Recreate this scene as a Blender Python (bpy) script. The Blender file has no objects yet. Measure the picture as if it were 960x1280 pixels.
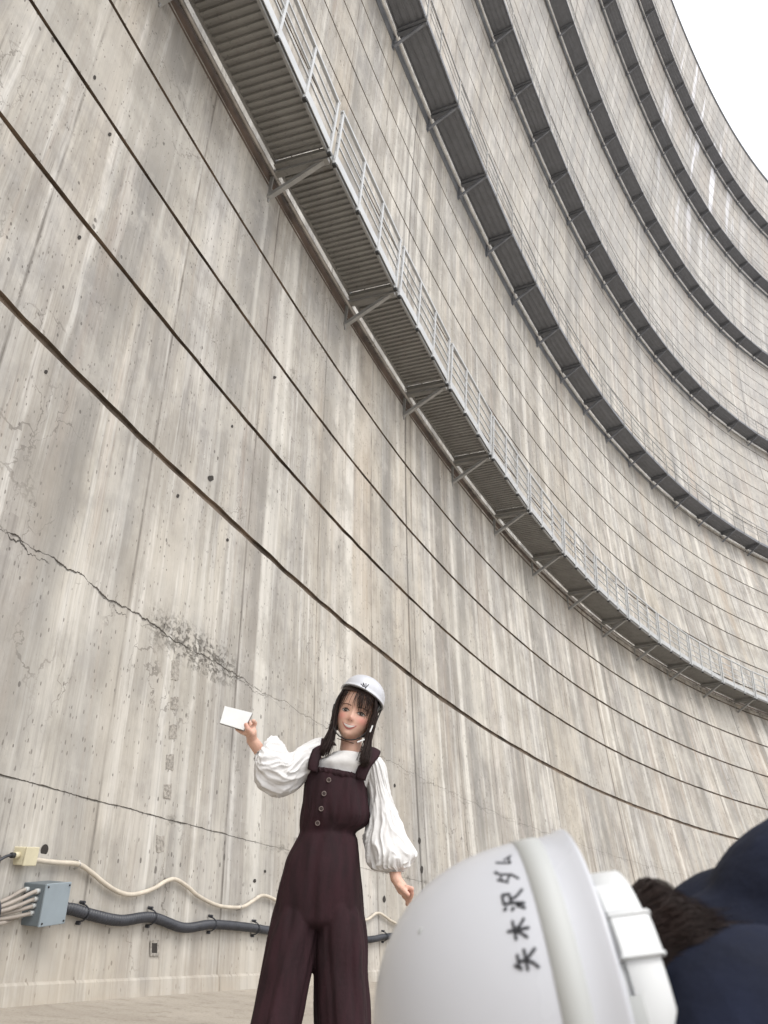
import bpy, bmesh, math, random
from mathutils import Vector, Matrix, noise
from mathutils.bvhtree import BVHTree
from math import sin, cos, pi, sqrt, radians, exp, atan2
random.seed(7)
S = bpy.context.scene
COL = S.collection

# ------------------------------------------------------------------ camera
F, PITCH, ROLL, H = 947.906207, 0.500250183, 0.0901466998, 0.5527
FW = Vector((0, cos(PITCH), sin(PITCH))); RT = Vector((1, 0, 0)); UP = RT.cross(FW)
CR = RT*cos(ROLL) + UP*sin(ROLL); CU = -RT*sin(ROLL) + UP*cos(ROLL)
CAM = Vector((0, 0, H))
cd = bpy.data.cameras.new('camera'); cam = bpy.data.objects.new('camera', cd); COL.objects.link(cam)
cam.matrix_world = Matrix(((CR.x, CU.x, -FW.x, CAM.x), (CR.y, CU.y, -FW.y, CAM.y), (CR.z, CU.z, -FW.z, CAM.z), (0, 0, 0, 1)))
cd.sensor_fit = 'VERTICAL'; cd.sensor_height = 36; cd.lens = 36*F/1280
cd.clip_start = 0.02; cd.clip_end = 5000
cd.dof.use_dof = True; cd.dof.focus_distance = 3.4; cd.dof.aperture_fstop = 8.0
S.camera = cam

# ------------------------------------------------------------------ world, sun, exposure (overcast)
SUN_EL, SUN_ROT = radians(58), radians(150)
w = bpy.data.worlds.new('World'); S.world = w; w.use_nodes = True
nt = w.node_tree; nt.nodes.clear()
sky = nt.nodes.new('ShaderNodeTexSky'); sky.sky_type = 'NISHITA'; sky.sun_disc = False
sky.sun_elevation = SUN_EL; sky.sun_rotation = SUN_ROT; sky.air_density = 1; sky.dust_density = 4
hs = nt.nodes.new('ShaderNodeHueSaturation'); hs.inputs['Saturation'].default_value = 0.2
mx = nt.nodes.new('ShaderNodeMix'); mx.data_type = 'RGBA'; mx.inputs['Factor'].default_value = 0.75
mx.inputs['B'].default_value = (11.3, 11.5, 12.0, 1)
bg = nt.nodes.new('ShaderNodeBackground'); bg.inputs['Strength'].default_value = 0.12
wo = nt.nodes.new('ShaderNodeOutputWorld')
nt.links.new(sky.outputs[0], hs.inputs['Color']); nt.links.new(hs.outputs[0], mx.inputs['A'])
nt.links.new(mx.outputs['Result'], bg.inputs[0]); nt.links.new(bg.outputs[0], wo.inputs[0])
sl = bpy.data.lights.new('sun', 'SUN'); sun = bpy.data.objects.new('sun', sl); COL.objects.link(sun)
sl.energy = 1.1; sl.angle = radians(25); sl.color = (1, .96, .9)
# sun_rotation in the sky texture is measured clockwise from +Y; the lamp points from that direction
sd = Vector((sin(SUN_ROT)*cos(SUN_EL), cos(SUN_ROT)*cos(SUN_EL), sin(SUN_EL)))
sun.rotation_euler = (-sd).to_track_quat('-Z', 'Y').to_euler()
S.view_settings.view_transform = 'Standard'; S.view_settings.look = 'None'
S.view_settings.exposure = 0.60; S.view_settings.gamma = 1
S.cycles.max_bounces = 6

# ------------------------------------------------------------------ helpers
def tag(o, label=None, cat=None, group=None, kind=None):
    if label: o['label'] = label
    if cat: o['category'] = cat
    if group: o['group'] = group
    if kind: o['kind'] = kind
    return o
def empty(name, loc=(0, 0, 0)):
    o = bpy.data.objects.new(name, None); COL.objects.link(o); o.location = loc; o.empty_display_size = .1
    bpy.context.view_layer.update() if False else None
    return o
def link(name, me, parent=None, world=True):
    o = bpy.data.objects.new(name, me); COL.objects.link(o)
    if parent is not None:
        o.parent = parent
        if world: o.matrix_parent_inverse = MW(parent).inverted()
    return o
def MW(o):
    m = o.matrix_basis.copy()
    if o.parent is not None: m = MW(o.parent) @ o.matrix_parent_inverse @ m
    return m
def mesh(name, vs, fs, mats, smooth=True, mi=None, uvs=None):
    me = bpy.data.meshes.new(name); me.from_pydata([tuple(v) for v in vs], [], fs)
    for m in (mats if isinstance(mats, (list, tuple)) else [mats]): me.materials.append(m)
    if smooth: me.polygons.foreach_set('use_smooth', [True]*len(me.polygons))
    if mi: me.polygons.foreach_set('material_index', mi)
    if uvs:
        ul = me.uv_layers.new(name='UVMap'); li = [0]*len(me.loops); me.loops.foreach_get('vertex_index', li)
        flat = []
        for i in li: flat += uvs[i]
        ul.data.foreach_set('uv', flat)
    me.update(); return me
class MB:
    def __init__(s): s.v = []; s.f = []
    def add(s, vs, fs):
        n = len(s.v); s.v += [Vector(v) for v in vs]; s.f += [tuple(i+n for i in f) for f in fs]; return s
    def box(s, c, h, M=None):
        c = Vector(c); vs = [c+Vector((a*h[0], b*h[1], d*h[2])) for a in (-1, 1) for b in (-1, 1) for d in (-1, 1)]
        if M: vs = [M @ v for v in vs]
        return s.add(vs, [(0, 1, 3, 2), (4, 6, 7, 5), (0, 4, 5, 1), (2, 3, 7, 6), (0, 2, 6, 4), (1, 5, 7, 3)])
    def bar(s, a, b, w_, t, up=Vector((0, 0, 1))):
        a = Vector(a); b = Vector(b); d = (b-a).normalized(); x = d.cross(up)
        if x.length < 1e-4: x = d.cross(Vector((1, 0, 0)))
        x.normalize(); y = d.cross(x)
        vs = [p+x*i*w_/2+y*j*t/2 for p in (a, b) for i, j in ((-1, -1), (1, -1), (1, 1), (-1, 1))]
        return s.add(vs, [(3, 2, 1, 0), (4, 5, 6, 7), (0, 1, 5, 4), (1, 2, 6, 5), (2, 3, 7, 6), (3, 0, 4, 7)])
    def tube(s, pts, r, n=10, cap=True):
        pts = [Vector(p) for p in pts]; rr = r if isinstance(r, (list, tuple)) else [r]*len(pts)
        t0 = (pts[1]-pts[0]).normalized(); x = t0.orthogonal().normalized(); vs = []
        for i, p in enumerate(pts):
            t = (pts[min(i+1, len(pts)-1)]-pts[max(i-1, 0)]).normalized()
            x = (x-t*x.dot(t)).normalized(); y = t.cross(x)
            vs += [p+(x*cos(2*pi*k/n)+y*sin(2*pi*k/n))*rr[i] for k in range(n)]
        fs = [(i*n+k, i*n+(k+1) % n, (i+1)*n+(k+1) % n, (i+1)*n+k) for i in range(len(pts)-1) for k in range(n)]
        if cap: fs += [tuple(range(n))[::-1], tuple((len(pts)-1)*n+k for k in range(n))]
        return s.add(vs, fs)
    def sph(s, c, r, M=None, nu=16, nv=10):
        c = Vector(c); r = r if isinstance(r, (list, tuple)) else (r, r, r); vs = []; 
        for j in range(nv+1):
            a = pi*j/nv
            for i in range(nu):
                b = 2*pi*i/nu; v = Vector((r[0]*sin(a)*cos(b), r[1]*sin(a)*sin(b), r[2]*cos(a)))
                vs.append(c+(M @ v if M else v))
        fs = [(j*nu+i, (j+1)*nu+i, (j+1)*nu+(i+1) % nu, j*nu+(i+1) % nu) for j in range(nv) for i in range(nu)]
        return s.add(vs, fs)
    def caps(s, a, b, ra, rb, n=12):
        a = Vector(a); b = Vector(b); s.tube([a, a.lerp(b, .5), b], [ra, (ra+rb)/2, rb], n); s.sph(a, ra, nu=n, nv=8); s.sph(b, rb, nu=n, nv=8); return s
    def build(s, name, mat, parent=None, smooth=False):
        return link(name, mesh(name, s.v, s.f, mat, smooth), parent)
def crom(P, t):
    n = len(P)-1; x = min(max(t, 0), 1)*n; i = min(int(x), n-1); u = x-i
    g = lambda k: P[min(max(k, 0), n)]
    a, b, c, d = g(i-1), g(i), g(i+1), g(i+2)
    return 0.5*((2*b)+(c-a)*u+(2*a-5*b+4*c-d)*u*u+(3*b-a-3*c+d)*u**3)
def smooth_path(P, m): P = [Vector(p) for p in P]; return [crom(P, k/(m-1)) for k in range(m)]
def loft(rings, m=24, n=40, disp=None, mb=None, e=1.0, cap=True):
    """rings: (center, a, b) vectors; smooth tube with elliptical sections"""
    C = [Vector(r[0]) for r in rings]; A = [Vector(r[1]) for r in rings]; B = [Vector(r[2]) for r in rings]
    vs = []
    for k in range(m):
        t = k/(m-1); c = crom(C, t); a = crom(A, t); b = crom(B, t)
        for i in range(n):
            th = 2*pi*i/n; cx = abs(cos(th))**e*(1 if cos(th) > 0 else -1); sx = abs(sin(th))**e*(1 if sin(th) > 0 else -1)
            d = a*cx+b*sx
            if disp: d = d*(1+disp(t, th, c+d)/max(d.length, 1e-4))
            vs.append(c+d)
    fs = [(k*n+i, k*n+(i+1) % n, (k+1)*n+(i+1) % n, (k+1)*n+i) for k in range(m-1) for i in range(n)]
    if cap: fs += [tuple(range(n))[::-1], tuple((m-1)*n+i for i in range(n))]
    mb = mb or MB(); return mb.add(vs, fs)
def remesh(name, mb, vox, mats, parent, sm=6, fac=.5):
    me = mesh(name, mb.v, mb.f, mats); o = bpy.data.objects.new(name+'_tmp', me); COL.objects.link(o)
    r = o.modifiers.new('r', 'REMESH'); r.mode = 'VOXEL'; r.voxel_size = vox; r.use_smooth_shade = True
    if sm: q = o.modifiers.new('s', 'SMOOTH'); q.iterations = sm; q.factor = fac
    dg = bpy.context.evaluated_depsgraph_get(); m2 = bpy.data.meshes.new_from_object(o.evaluated_get(dg)); m2.name = name
    bpy.data.objects.remove(o)
    m2.materials.clear()
    for m in (mats if isinstance(mats, (list, tuple)) else [mats]): m2.materials.append(m)
    m2.polygons.foreach_set('use_smooth', [True]*len(m2.polygons))
    return link(name, m2, parent)
def ray(px, py): return FW+CR*((px-480)/F)-CU*((py-640)/F)
def at(px, py, Y): d = ray(px, py); return CAM+d*(Y/d.y)            # point of a vertical plane Y metres ahead
def cf(px, py, z): return CAM+ray(px, py)*z*(F/1024.94)                          # point at a depth z along the lens axis

# ------------------------------------------------------------------ materials
def nodes(name):
    m = bpy.data.materials.new(name); m.use_nodes = True; t = m.node_tree
    b = t.nodes['Principled BSDF']; return m, t, b
class G:
    """tiny node-graph helper"""
    def __init__(s, t): s.t = t
    def n(s, k, **kw):
        x = s.t.nodes.new(k)
        for a, b in kw.items(): setattr(x, a, b)
        return x
    def set(s, sock, v):
        if isinstance(v, bpy.types.NodeSocket): s.t.links.new(v, sock)
        elif isinstance(v, (tuple, list)) and len(v) == 3 and sock.type == 'RGBA': sock.default_value = (*v, 1)
        else: sock.default_value = v
    def m(s, op, a, b=0.0, c=None, clamp=False):
        x = s.n('ShaderNodeMath', operation=op); x.use_clamp = clamp
        s.set(x.inputs[0], a); s.set(x.inputs[1], b)
        if c is not None: s.set(x.inputs[2], c)
        return x.outputs[0]
    def mix(s, f, a, b, bt='MIX'):
        x = s.n('ShaderNodeMix', data_type='RGBA', blend_type=bt); s.set(x.inputs['Factor'], f); s.set(x.inputs['A'], a); s.set(x.inputs['B'], b); return x.outputs['Result']
    def ramp(s, v, lo, hi, a=0.0, b=1.0):
        x = s.n('ShaderNodeMapRange'); x.clamp = True
        s.set(x.inputs[0], v); x.inputs[1].default_value = lo; x.inputs[2].default_value = hi; x.inputs[3].default_value = a; x.inputs[4].default_value = b; return x.outputs[0]
    def vec(s, x, y, z=0.0):
        c = s.n('ShaderNodeCombineXYZ'); s.set(c.inputs[0], x); s.set(c.inputs[1], y); s.set(c.inputs[2], z); return c.outputs[0]
    def noise(s, v, sc=1.0, det=3.0, ro=.55, dist=0.0):
        x = s.n('ShaderNodeTexNoise'); s.set(x.inputs['Vector'], v); x.inputs['Scale'].default_value = sc; x.inputs['Detail'].default_value = det
        x.inputs['Roughness'].default_value = ro; x.inputs['Distortion'].default_value = dist; return x.outputs[0]
    def bump(s, h, dist, st=1.0, nrm=None):
        x = s.n('ShaderNodeBump'); s.set(x.inputs['Height'], h); x.inputs['Distance'].default_value = dist; x.inputs['Strength'].default_value = st
        if nrm: s.set(x.inputs['Normal'], nrm)
        return x.outputs[0]
def simple(name, col, rough=.6, metal=0., var=.12, sc=8., bumpd=0., spec=.5, stretch=(1, 1, 1), bsc=40.):
    m, t, b = nodes(name); g = G(t); tc = g.n('ShaderNodeTexCoord'); mp = g.n('ShaderNodeMapping'); mp.inputs['Scale'].default_value = stretch
    t.links.new(tc.outputs['Object'], mp.inputs[0]); nz = g.noise(mp.outputs[0], sc, 4)
    c0 = tuple(c*(1-var) for c in col); c1 = tuple(min(1, c*(1+var)) for c in col)
    t.links.new(g.mix(g.ramp(nz, .35, .65), c0, c1), b.inputs['Base Color'])
    b.inputs['Metallic'].default_value = metal; b.inputs['Specular IOR Level'].default_value = spec
    t.links.new(g.ramp(nz, .3, .7, max(0, rough-.08), min(1, rough+.08)), b.inputs['Roughness'])
    if bumpd: t.links.new(g.bump(g.noise(tc.outputs['Object'], bsc, 3), bumpd, 1), b.inputs['Normal'])
    return m

UM = 92.0   # metres of wall per radian
def concrete():
    m, t, b = nodes('dam_concrete'); g = G(t)
    uv = g.n('ShaderNodeUVMap'); sp = g.n('ShaderNodeSeparateXYZ'); t.links.new(uv.outputs[0], sp.inputs[0]); u = sp.outputs[0]; v = sp.outputs[1]
    lift = g.m('FLOOR', g.m('DIVIDE', g.m('SUBTRACT', v, 0.766), 1.5))       # lift number
    lz = g.m('FRACT', g.m('DIVIDE', g.m('SUBTRACT', v, 0.766), 1.5))
    off = g.m('MULTIPLY', lift, 17.31)
    lowv = g.m('LESS_THAN', v, 3.76)
    off = g.m('MULTIPLY', off, g.m('SUBTRACT', 1.0, lowv))
    wob = g.m('MULTIPLY', g.m('SUBTRACT', g.noise(g.vec(u, v), 1.3, 2), .5), .035)
    uu = g.m('ADD', u, wob)
    def st(su, sv, det=3, ro=.55, o=None, dist=0.):
        return g.noise(g.vec(g.m('MULTIPLY', uu, su), g.m('MULTIPLY', v, sv), o if o is not None else 0.0), 1.0, det, ro, dist)
    big = st(.35, .12, 3); med = st(2.2, .16, 3, .6, off); fin = st(9, .35, 4, .65, off); gr = st(42, 1.6, 3, .6)
    blot = g.noise(g.vec(u, v, 3.3), 2.3, 5, .6)
    c = g.mix(g.ramp(big, .35, .65), (.42, .395, .350), (.51, .475, .415))
    c = g.mix(g.ramp(med, .40, .72, 0, .85), c, (.275, .262, .248))
    c = g.mix(g.ramp(st(1.7, .09, 3, .6, 7.7), .54, .70, 0, .8), c, (.57, .55, .52))
    c = g.mix(g.ramp(fin, .50, .70, 0, .5), c, (.20, .183, .167))
    c = g.mix(g.ramp(st(26, .8, 4, .7, 77.), .58, .68, 0, .5), c, (.15, .135, .12))
    c = g.mix(g.ramp(st(7, .22, 4, .65, 21.), .54, .64, 0, .66), c, (.66, .64, .60))
    c = g.mix(g.ramp(gr, .50, .64, 0, .38), c, (.21, .195, .18))
    c = g.mix(g.ramp(blot, .48, .70, 0, .48), c, (.23, .222, .215))
    c = g.mix(g.ramp(g.noise(g.vec(u, v, 9.), 7.5, 4, .65), .52, .72, 0, .3), c, (.49, .47, .44))
    c = g.mix(g.ramp(st(.55, .10, 4, .6, 55.), .50, .66, 0, .40), c, (.50, .435, .34))
    c = g.mix(g.ramp(st(1.3, .25, 4, .65, 66.), .54, .70, 0, .45), c, (.20, .195, .195))
    # warm iron-tinted runs, stronger to the far side of the arch
    farm = g.ramp(u, -2.50*UM, -2.28*UM, .35, 1.0)
    c = g.mix(g.m('MULTIPLY', g.ramp(st(.9, .05, 3, .6, 4.), .5, .68, 0, .42), farm), c, (.44, .33, .24))
    c = g.mix(g.m('MULTIPLY', g.ramp(st(3.5, .12, 3, .65, 14.), .6, .72, 0, .6), farm), c, (.33, .20, .12))
    # dirt runs that start at a lift joint and fade below it
    run = g.m('MULTIPLY', g.ramp(st(6.5, .02, 3, .7, off), .52, .68), g.ramp(lz, .25, 1.0))
    c = g.mix(g.m('MULTIPLY', run, .55), c, (.17, .15, .135))
    # broad soft stains and pale lime runs, each with its own width and length
    c = g.mix(g.ramp(st(1.15, .045, 2, .5, 120.), .54, .66, 0, .68), c, (.205, .195, .18))
    c = g.mix(g.ramp(st(2.6, .03, 2, .5, 133.), .57, .66, 0, .65), c, (.68, .655, .60))
    c = g.mix(g.ramp(st(.42, .30, 3, .6, 150.), .50, .66, 0, .35), c, (.55, .52, .46))
    c = g.mix(g.ramp(st(.5, .4, 4, .65, 170.), .54, .66, 0, .32), c, (.27, .265, .26))
    mot = g.noise(g.vec(g.m('MULTIPLY', u, 1.6), g.m('MULTIPLY', v, .9), 33.), 1.0, 6, .68)
    c = g.mix(g.ramp(mot, .50, .62, 0, .42), c, (.235, .215, .185))
    c = g.mix(g.ramp(mot, .46, .38, 0, .30), c, (.56, .53, .475))
    pan = g.m('FLOOR', g.m('DIVIDE', g.m('SUBTRACT', u, -2.6606*UM), .0193*UM)); pw = g.n('ShaderNodeTexWhiteNoise'); g.set(pw.inputs['Vector'], g.vec(pan, lift, 1.0))
    c = g.mix(g.ramp(pw.outputs['Value'], .3, 1., 0, .17), c, (.25, .235, .21))
    # sky bounce and haze painted in: upper lifts blend towards cool grey
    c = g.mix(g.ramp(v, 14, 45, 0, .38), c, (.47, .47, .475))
    # pits: small bug holes
    vor = g.n('ShaderNodeTexVoronoi'); vor.inputs['Scale'].default_value = 1.0
    g.set(vor.inputs['Vector'], g.vec(g.m('MULTIPLY', u, 15), g.m('MULTIPLY', v, 9), 0.0))
    sepc = g.n('ShaderNodeSeparateColor'); t.links.new(vor.outputs['Color'], sepc.inputs[0])
    pr = g.m('MULTIPLY', g.ramp(sepc.outputs[0], .62, 1.0, 0, .30), g.ramp(g.noise(g.vec(u, v, 1.), 1.1, 3), .4, .62))
    pit = g.m('LESS_THAN', vor.outputs['Distance'], pr)
    vor2 = g.n('ShaderNodeTexVoronoi'); vor2.inputs['Scale'].default_value = 1.0
    g.set(vor2.inputs['Vector'], g.vec(g.m('MULTIPLY', u, 42), g.m('MULTIPLY', v, 16), 4.0))
    sep2 = g.n('ShaderNodeSeparateColor'); t.links.new(vor2.outputs['Color'], sep2.inputs[0])
    pit2 = g.m('LESS_THAN', vor2.outputs['Distance'], g.ramp(sep2.outputs[1], .6, 1.0, 0, .30))
    # rough cold joints low on the face
    n1 = g.m('SUBTRACT', g.noise(g.vec(u, 0.0, 0.), 2.1, 6, .68), .5)
    def crack(z0, amp, wd, o):
        nn = g.m('SUBTRACT', g.noise(g.vec(u, o, 0.), 1.6, 7, .7), .5)
        d = g.m('ABSOLUTE', g.m('SUBTRACT', v, g.m('ADD', z0, g.m('MULTIPLY', nn, amp))))
        wn = g.m('MULTIPLY', g.ramp(g.noise(g.vec(g.m('MULTIPLY', u, 5), o), 1.0, 4, .7), .38, .7), wd)
        wn = g.m('MULTIPLY', g.m('ADD', wn, .0025), g.ramp(g.noise(g.vec(g.m('MULTIPLY', u, 2.3), o, 6.), 1.0, 4, .65), .36, .47, .15, 1))
        return g.m('SUBTRACT', 1.0, g.m('DIVIDE', d, wn), clamp=True), d
    k1, d1 = crack(2.115, .26, .019, 1.7); k2, d2 = crack(.625, .05, .008, 5.1); k3, d3 = crack(2.08, .45, .010, 9.4)
    k = g.m('MAXIMUM', g.m('MAXIMUM', k1, k2), g.m('MULTIPLY', k3, g.ramp(g.noise(g.vec(u, 8.), 1.4, 2), .45, .55)))
    k = g.m('MULTIPLY', k, g.ramp(u, -2.650*UM, -2.634*UM, 1.0, .16))
    # crumbled honeycomb along the cold joint
    hc = g.m('MULTIPLY', g.ramp(g.m('ABSOLUTE', g.m('SUBTRACT', v, 2.13)), .02, .24, 1, 0), g.ramp(g.m('ABSOLUTE', g.m('SUBTRACT', u, -2.649*UM)), .25, .85, 1, 0))
    hc2 = g.m('MULTIPLY', g.ramp(d2, .0, .07, .55, 0), g.ramp(g.noise(g.vec(u, 3.), 1.5, 3), .5, .62))
    hcn = g.ramp(g.noise(g.vec(u, v, 5.), 15, 7, .8), .51, .60)
    hc = g.m('MULTIPLY', g.m('MAXIMUM', hc, hc2), hcn)
    # hairline cracks
    vc = g.n('ShaderNodeTexVoronoi', feature='DISTANCE_TO_EDGE'); vc.inputs['Scale'].default_value = 1.0
    g.set(vc.inputs['Vector'], g.vec(g.m('ADD', g.m('MULTIPLY', u, 3.2), g.m('MULTIPLY', blot, 2.2)), g.m('ADD', g.m('MULTIPLY', v, 1.1), g.m('MULTIPLY', g.noise(g.vec(u, v, 8.), 4., 4), .9)), 0.0))
    hair = g.m('MULTIPLY', g.m('LESS_THAN', vc.outputs['Distance'], .012), g.ramp(g.noise(g.vec(u, v, 2.), .9, 3), .56, .64))
    # formwork seams every 1.85 m and block joints every 14.4 m
    def seam(pitch, o, wd):
        d = g.m('ABSOLUTE', g.m('SUBTRACT', g.m('FRACT', g.m('ADD', g.m('DIVIDE', g.m('ADD', g.m('SUBTRACT', u, o), g.m('MULTIPLY', wob, .12)), pitch), .5)), .5))
        return g.m('SUBTRACT', 1.0, g.m('DIVIDE', g.m('MULTIPLY', d, pitch), wd), clamp=True)
    s1 = g.m('MULTIPLY', seam(.0193*UM, -2.6606*UM, .022), g.ramp(st(.8, 1.2, 4), .40, .60, .2, .95))
    s1b = g.m('MULTIPLY', seam(.0193*UM, -2.6606*UM, .14), g.ramp(st(5, .4, 4), .5, .62, 0, .45))
    s2 = seam(.126*UM, -2.334*UM, .045)
    c = g.mix(g.m('MULTIPLY', s1b, .9), c, (.2, .18, .16))
    c = g.mix(g.m('MULTIPLY', s1, .8), c, (.11, .095, .08))
    c = g.mix(g.m('MULTIPLY', s2, .8), c, (.09, .08, .07))
    c = g.mix(g.m('MULTIPLY', hair, .55), c, (.12, .105, .09))
    c = g.mix(g.m('MULTIPLY', pit, .75), c, (.10, .09, .08))
    c = g.mix(g.m('MULTIPLY', pit2, .7), c, (.14, .125, .11))
    c = g.mix(g.m('MULTIPLY', hc, .65), c, (.15, .125, .10))
    c = g.mix(g.m('MULTIPLY', k, .75), c, (.09, .073, .058))
    # wet glints painted as white streaks high on the far face
    glint = g.m('MULTIPLY', g.ramp(v, 50, 64), g.ramp(g.m('ABSOLUTE', g.m('SUBTRACT', u, -2.27*UM)), 3., 8., 1, 0))
    c = g.mix(g.m('MULTIPLY', glint, g.ramp(st(.8, .05, 3, .6, 31.), .56, .62, 0, .8)), c, (.80, .81, .86))
    c = g.mix(g.m('MULTIPLY', g.ramp(v, -.55, .05, .55, 0), g.ramp(blot, .35, .6, .4, 1)), c, (.44, .375, .29))
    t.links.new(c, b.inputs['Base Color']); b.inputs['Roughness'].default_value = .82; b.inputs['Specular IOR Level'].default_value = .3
    h = g.m('ADD', g.m('MULTIPLY', fin, .5), g.m('MULTIPLY', gr, .35)); h = g.m('ADD', h, g.m('MULTIPLY', blot, .6))
    h = g.m('SUBTRACT', h, g.m('MULTIPLY', pit, 1.6)); h = g.m('SUBTRACT', h, g.m('MULTIPLY', pit2, .8)); h = g.m('SUBTRACT', h, g.m('MULTIPLY', k, 3.5)); h = g.m('SUBTRACT', h, g.m('MULTIPLY', hc, 1.8))
    h = g.m('SUBTRACT', h, g.m('MULTIPLY', s2, 2.5)); h = g.m('SUBTRACT', h, s1)
    t.links.new(g.bump(h, .011, 1.0), b.inputs['Normal'])
    return m
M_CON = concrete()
M_GROOVE = simple('joint_dirt', (.155, .12, .09), .9, var=.55, sc=2.5, bumpd=.01, bsc=30)
M_APRON = simple('apron_concrete', (.43, .37, .30), .9, var=.16, sc=3.0, bumpd=.01, bsc=25)
M_PLINTH = simple('plinth_concrete', (.45, .395, .325), .9, var=.2, sc=4., bumpd=.008, bsc=30)
def ground_mat():
    m, t, b = nodes('ground_concrete'); g = G(t); tc = g.n('ShaderNodeTexCoord'); o = tc.outputs['Object']
    c = g.mix(g.ramp(g.noise(o, .9, 5, .65), .35, .65), (.36, .315, .26), (.46, .41, .345))
    c = g.mix(g.ramp(g.noise(o, 7, 5, .7), .52, .66, 0, .55), c, (.25, .215, .175))
    c = g.mix(g.ramp(g.noise(o, 60, 4, .7), .56, .64, 0, .6), c, (.17, .145, .12))
    v = g.n('ShaderNodeTexVoronoi', feature='DISTANCE_TO_EDGE'); v.inputs['Scale'].default_value = .7
    g.set(v.inputs['Vector'], g.n('ShaderNodeTexCoord').outputs['Object'])
    t.links.new(c, b.inputs['Base Color']); b.inputs['Roughness'].default_value = .9
    t.links.new(g.bump(g.m('ADD', g.noise(o, 25, 5, .7), g.noise(o, 120, 3, .7)), .012, .8), b.inputs['Normal']); return m
M_GROUND = ground_mat()
M_GALV = simple('galvanised_steel', (.31, .31, .305), .45, .35, .12, 6)
def rusty(name, col, rough, metal):
    m, t, b = nodes(name); g = G(t); o = g.n('ShaderNodeTexCoord').outputs['Object']
    geo = g.n('ShaderNodeObjectInfo'); va = g.n('ShaderNodeVectorMath', operation='ADD'); t.links.new(o, va.inputs[0])
    sc_ = g.m('MULTIPLY', geo.outputs['Random'], 37.0); t.links.new(g.vec(sc_, sc_, sc_), va.inputs[1]); p = va.outputs[0]
    c = g.mix(g.noise(p, 3.5, 4), tuple(x*.72 for x in col), tuple(x*1.25 for x in col))
    c = g.mix(g.ramp(g.noise(p, 2.2, 5, .7), .60, .72, 0, .4 if metal > .17 else .12), c, (.14, .10, .075))
    c = g.mix(g.ramp(g.noise(p, 14, 4, .7), .56, .66, 0, .45), c, tuple(x*.45 for x in col))
    t.links.new(c, b.inputs['Base Color']); b.inputs['Roughness'].default_value = rough; b.inputs['Metallic'].default_value = metal
    return m
M_GALVD = rusty('weathered_deck', (.29, .285, .275), .55, .2)
M_DARK_ = rusty('dark_deck', (.19, .198, .218), .6, .15)
M_UNUSED = simple('weathered_galvanised_deck', (.285, .28, .27), .55, .2, .2, 5)
M_RAIL = simple('bright_galvanised_rail', (.50, .51, .515), .45, .25, .08, 6)
M_DARK = simple('dark_steel_deck', (.19, .19, .20), .6, .15, .25, 2.5)
M_PIPEL = simple('bright_conduit_pipe', (.66, .66, .65), .35, .1, .2, 3)
M_DARKB = simple('dark_bracket_steel', (.17, .18, .20), .6, .15, .2, 2.5)
M_PIPE = simple('pale_conduit_pipe', (.36, .345, .33), .3, .4, .3, 3)
M_STRIP = simple('dark_brown_strip', (.10, .073, .058), .85, .0, .4, 3., bumpd=.004)
M_BOLT = simple('black_bolt', (.02, .02, .02), .6)
M_GREYBOX = simple('grey_painted_box', (.13, .155, .17), .45, 0, .07, 9)
M_GREYLID = simple('grey_painted_lid', (.25, .295, .325), .4, 0, .05, 9)
M_CREAM = simple('cream_plastic', (.56, .51, .36), .5, 0, .08, 10)
M_BEIGEC = simple('beige_conduit', (.56, .50, .41), .5, 0, .1, 12)
M_CABLE = simple('grey_cable', (.33, .29, .25), .55, 0, .12, 12)
M_GLAND = simple('grey_gland', (.42, .43, .42), .5, 0, .08, 12)
M_BLACKC = simple('black_corrugated_conduit', (.035, .037, .045), .45, 0, .2, 10)
M_HOLE = simple('dark_hole', (.035, .03, .026), 1.)
M_PATCH = simple('crumbled_patch_mortar', (.31, .285, .25), .95, 0, .3, 40., bumpd=.006, bsc=120)
M_WHITE = simple('white_helmet_plastic', (.53, .54, .575), .28, 0, .015, 5)
M_WHITE2 = simple('white_strap_plastic', (.66, .67, .67), .35, 0, .02, 5)
M_TAPE = simple('pale_grey_tape', (.45, .46, .45), .6, 0, .05, 5)
M_INK = simple('black_marker_ink', (.015, .015, .02), .6)
M_NAVY = simple('navy_jacket_cloth', (.012, .0155, .032), .9, 0, .3, 14, bumpd=.002, bsc=60, spec=.2)
M_BLOUSE = simple('white_blouse_cloth', (.66, .65, .64), .75, 0, .02, 12, bumpd=.0012, bsc=60, spec=.3)
M_MAROON = simple('dark_maroon_cloth', (.025, .0100, .0130), .85, 0, .3, 9, bumpd=.0015, bsc=70, spec=.25, stretch=(3, 3, .6))
M_PAPER = simple('white_notebook', (.66, .67, .66), .6, 0, .03, 30)
M_COVER = simple('black_notebook_edge', (.04, .04, .045), .6)
M_EYEW = simple('eye_white', (.50, .45, .42), .3, 0, .02)
M_IRIS = simple('dark_iris', (.02, .012, .01), .15, 0, .1)
M_LASH = simple('dark_lash', (.035, .02, .017), .7)
M_BROW = simple('soft_brow', (.16, .085, .06), .8)
M_LIP = simple('pink_lip', (.40, .13, .115), .4, 0, .08)
M_TEETH = simple('teeth', (.58, .55, .51), .25, 0, .02)
M_STUD = simple('button_metal', (.20, .16, .145), .4, .4, .05)
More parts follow.
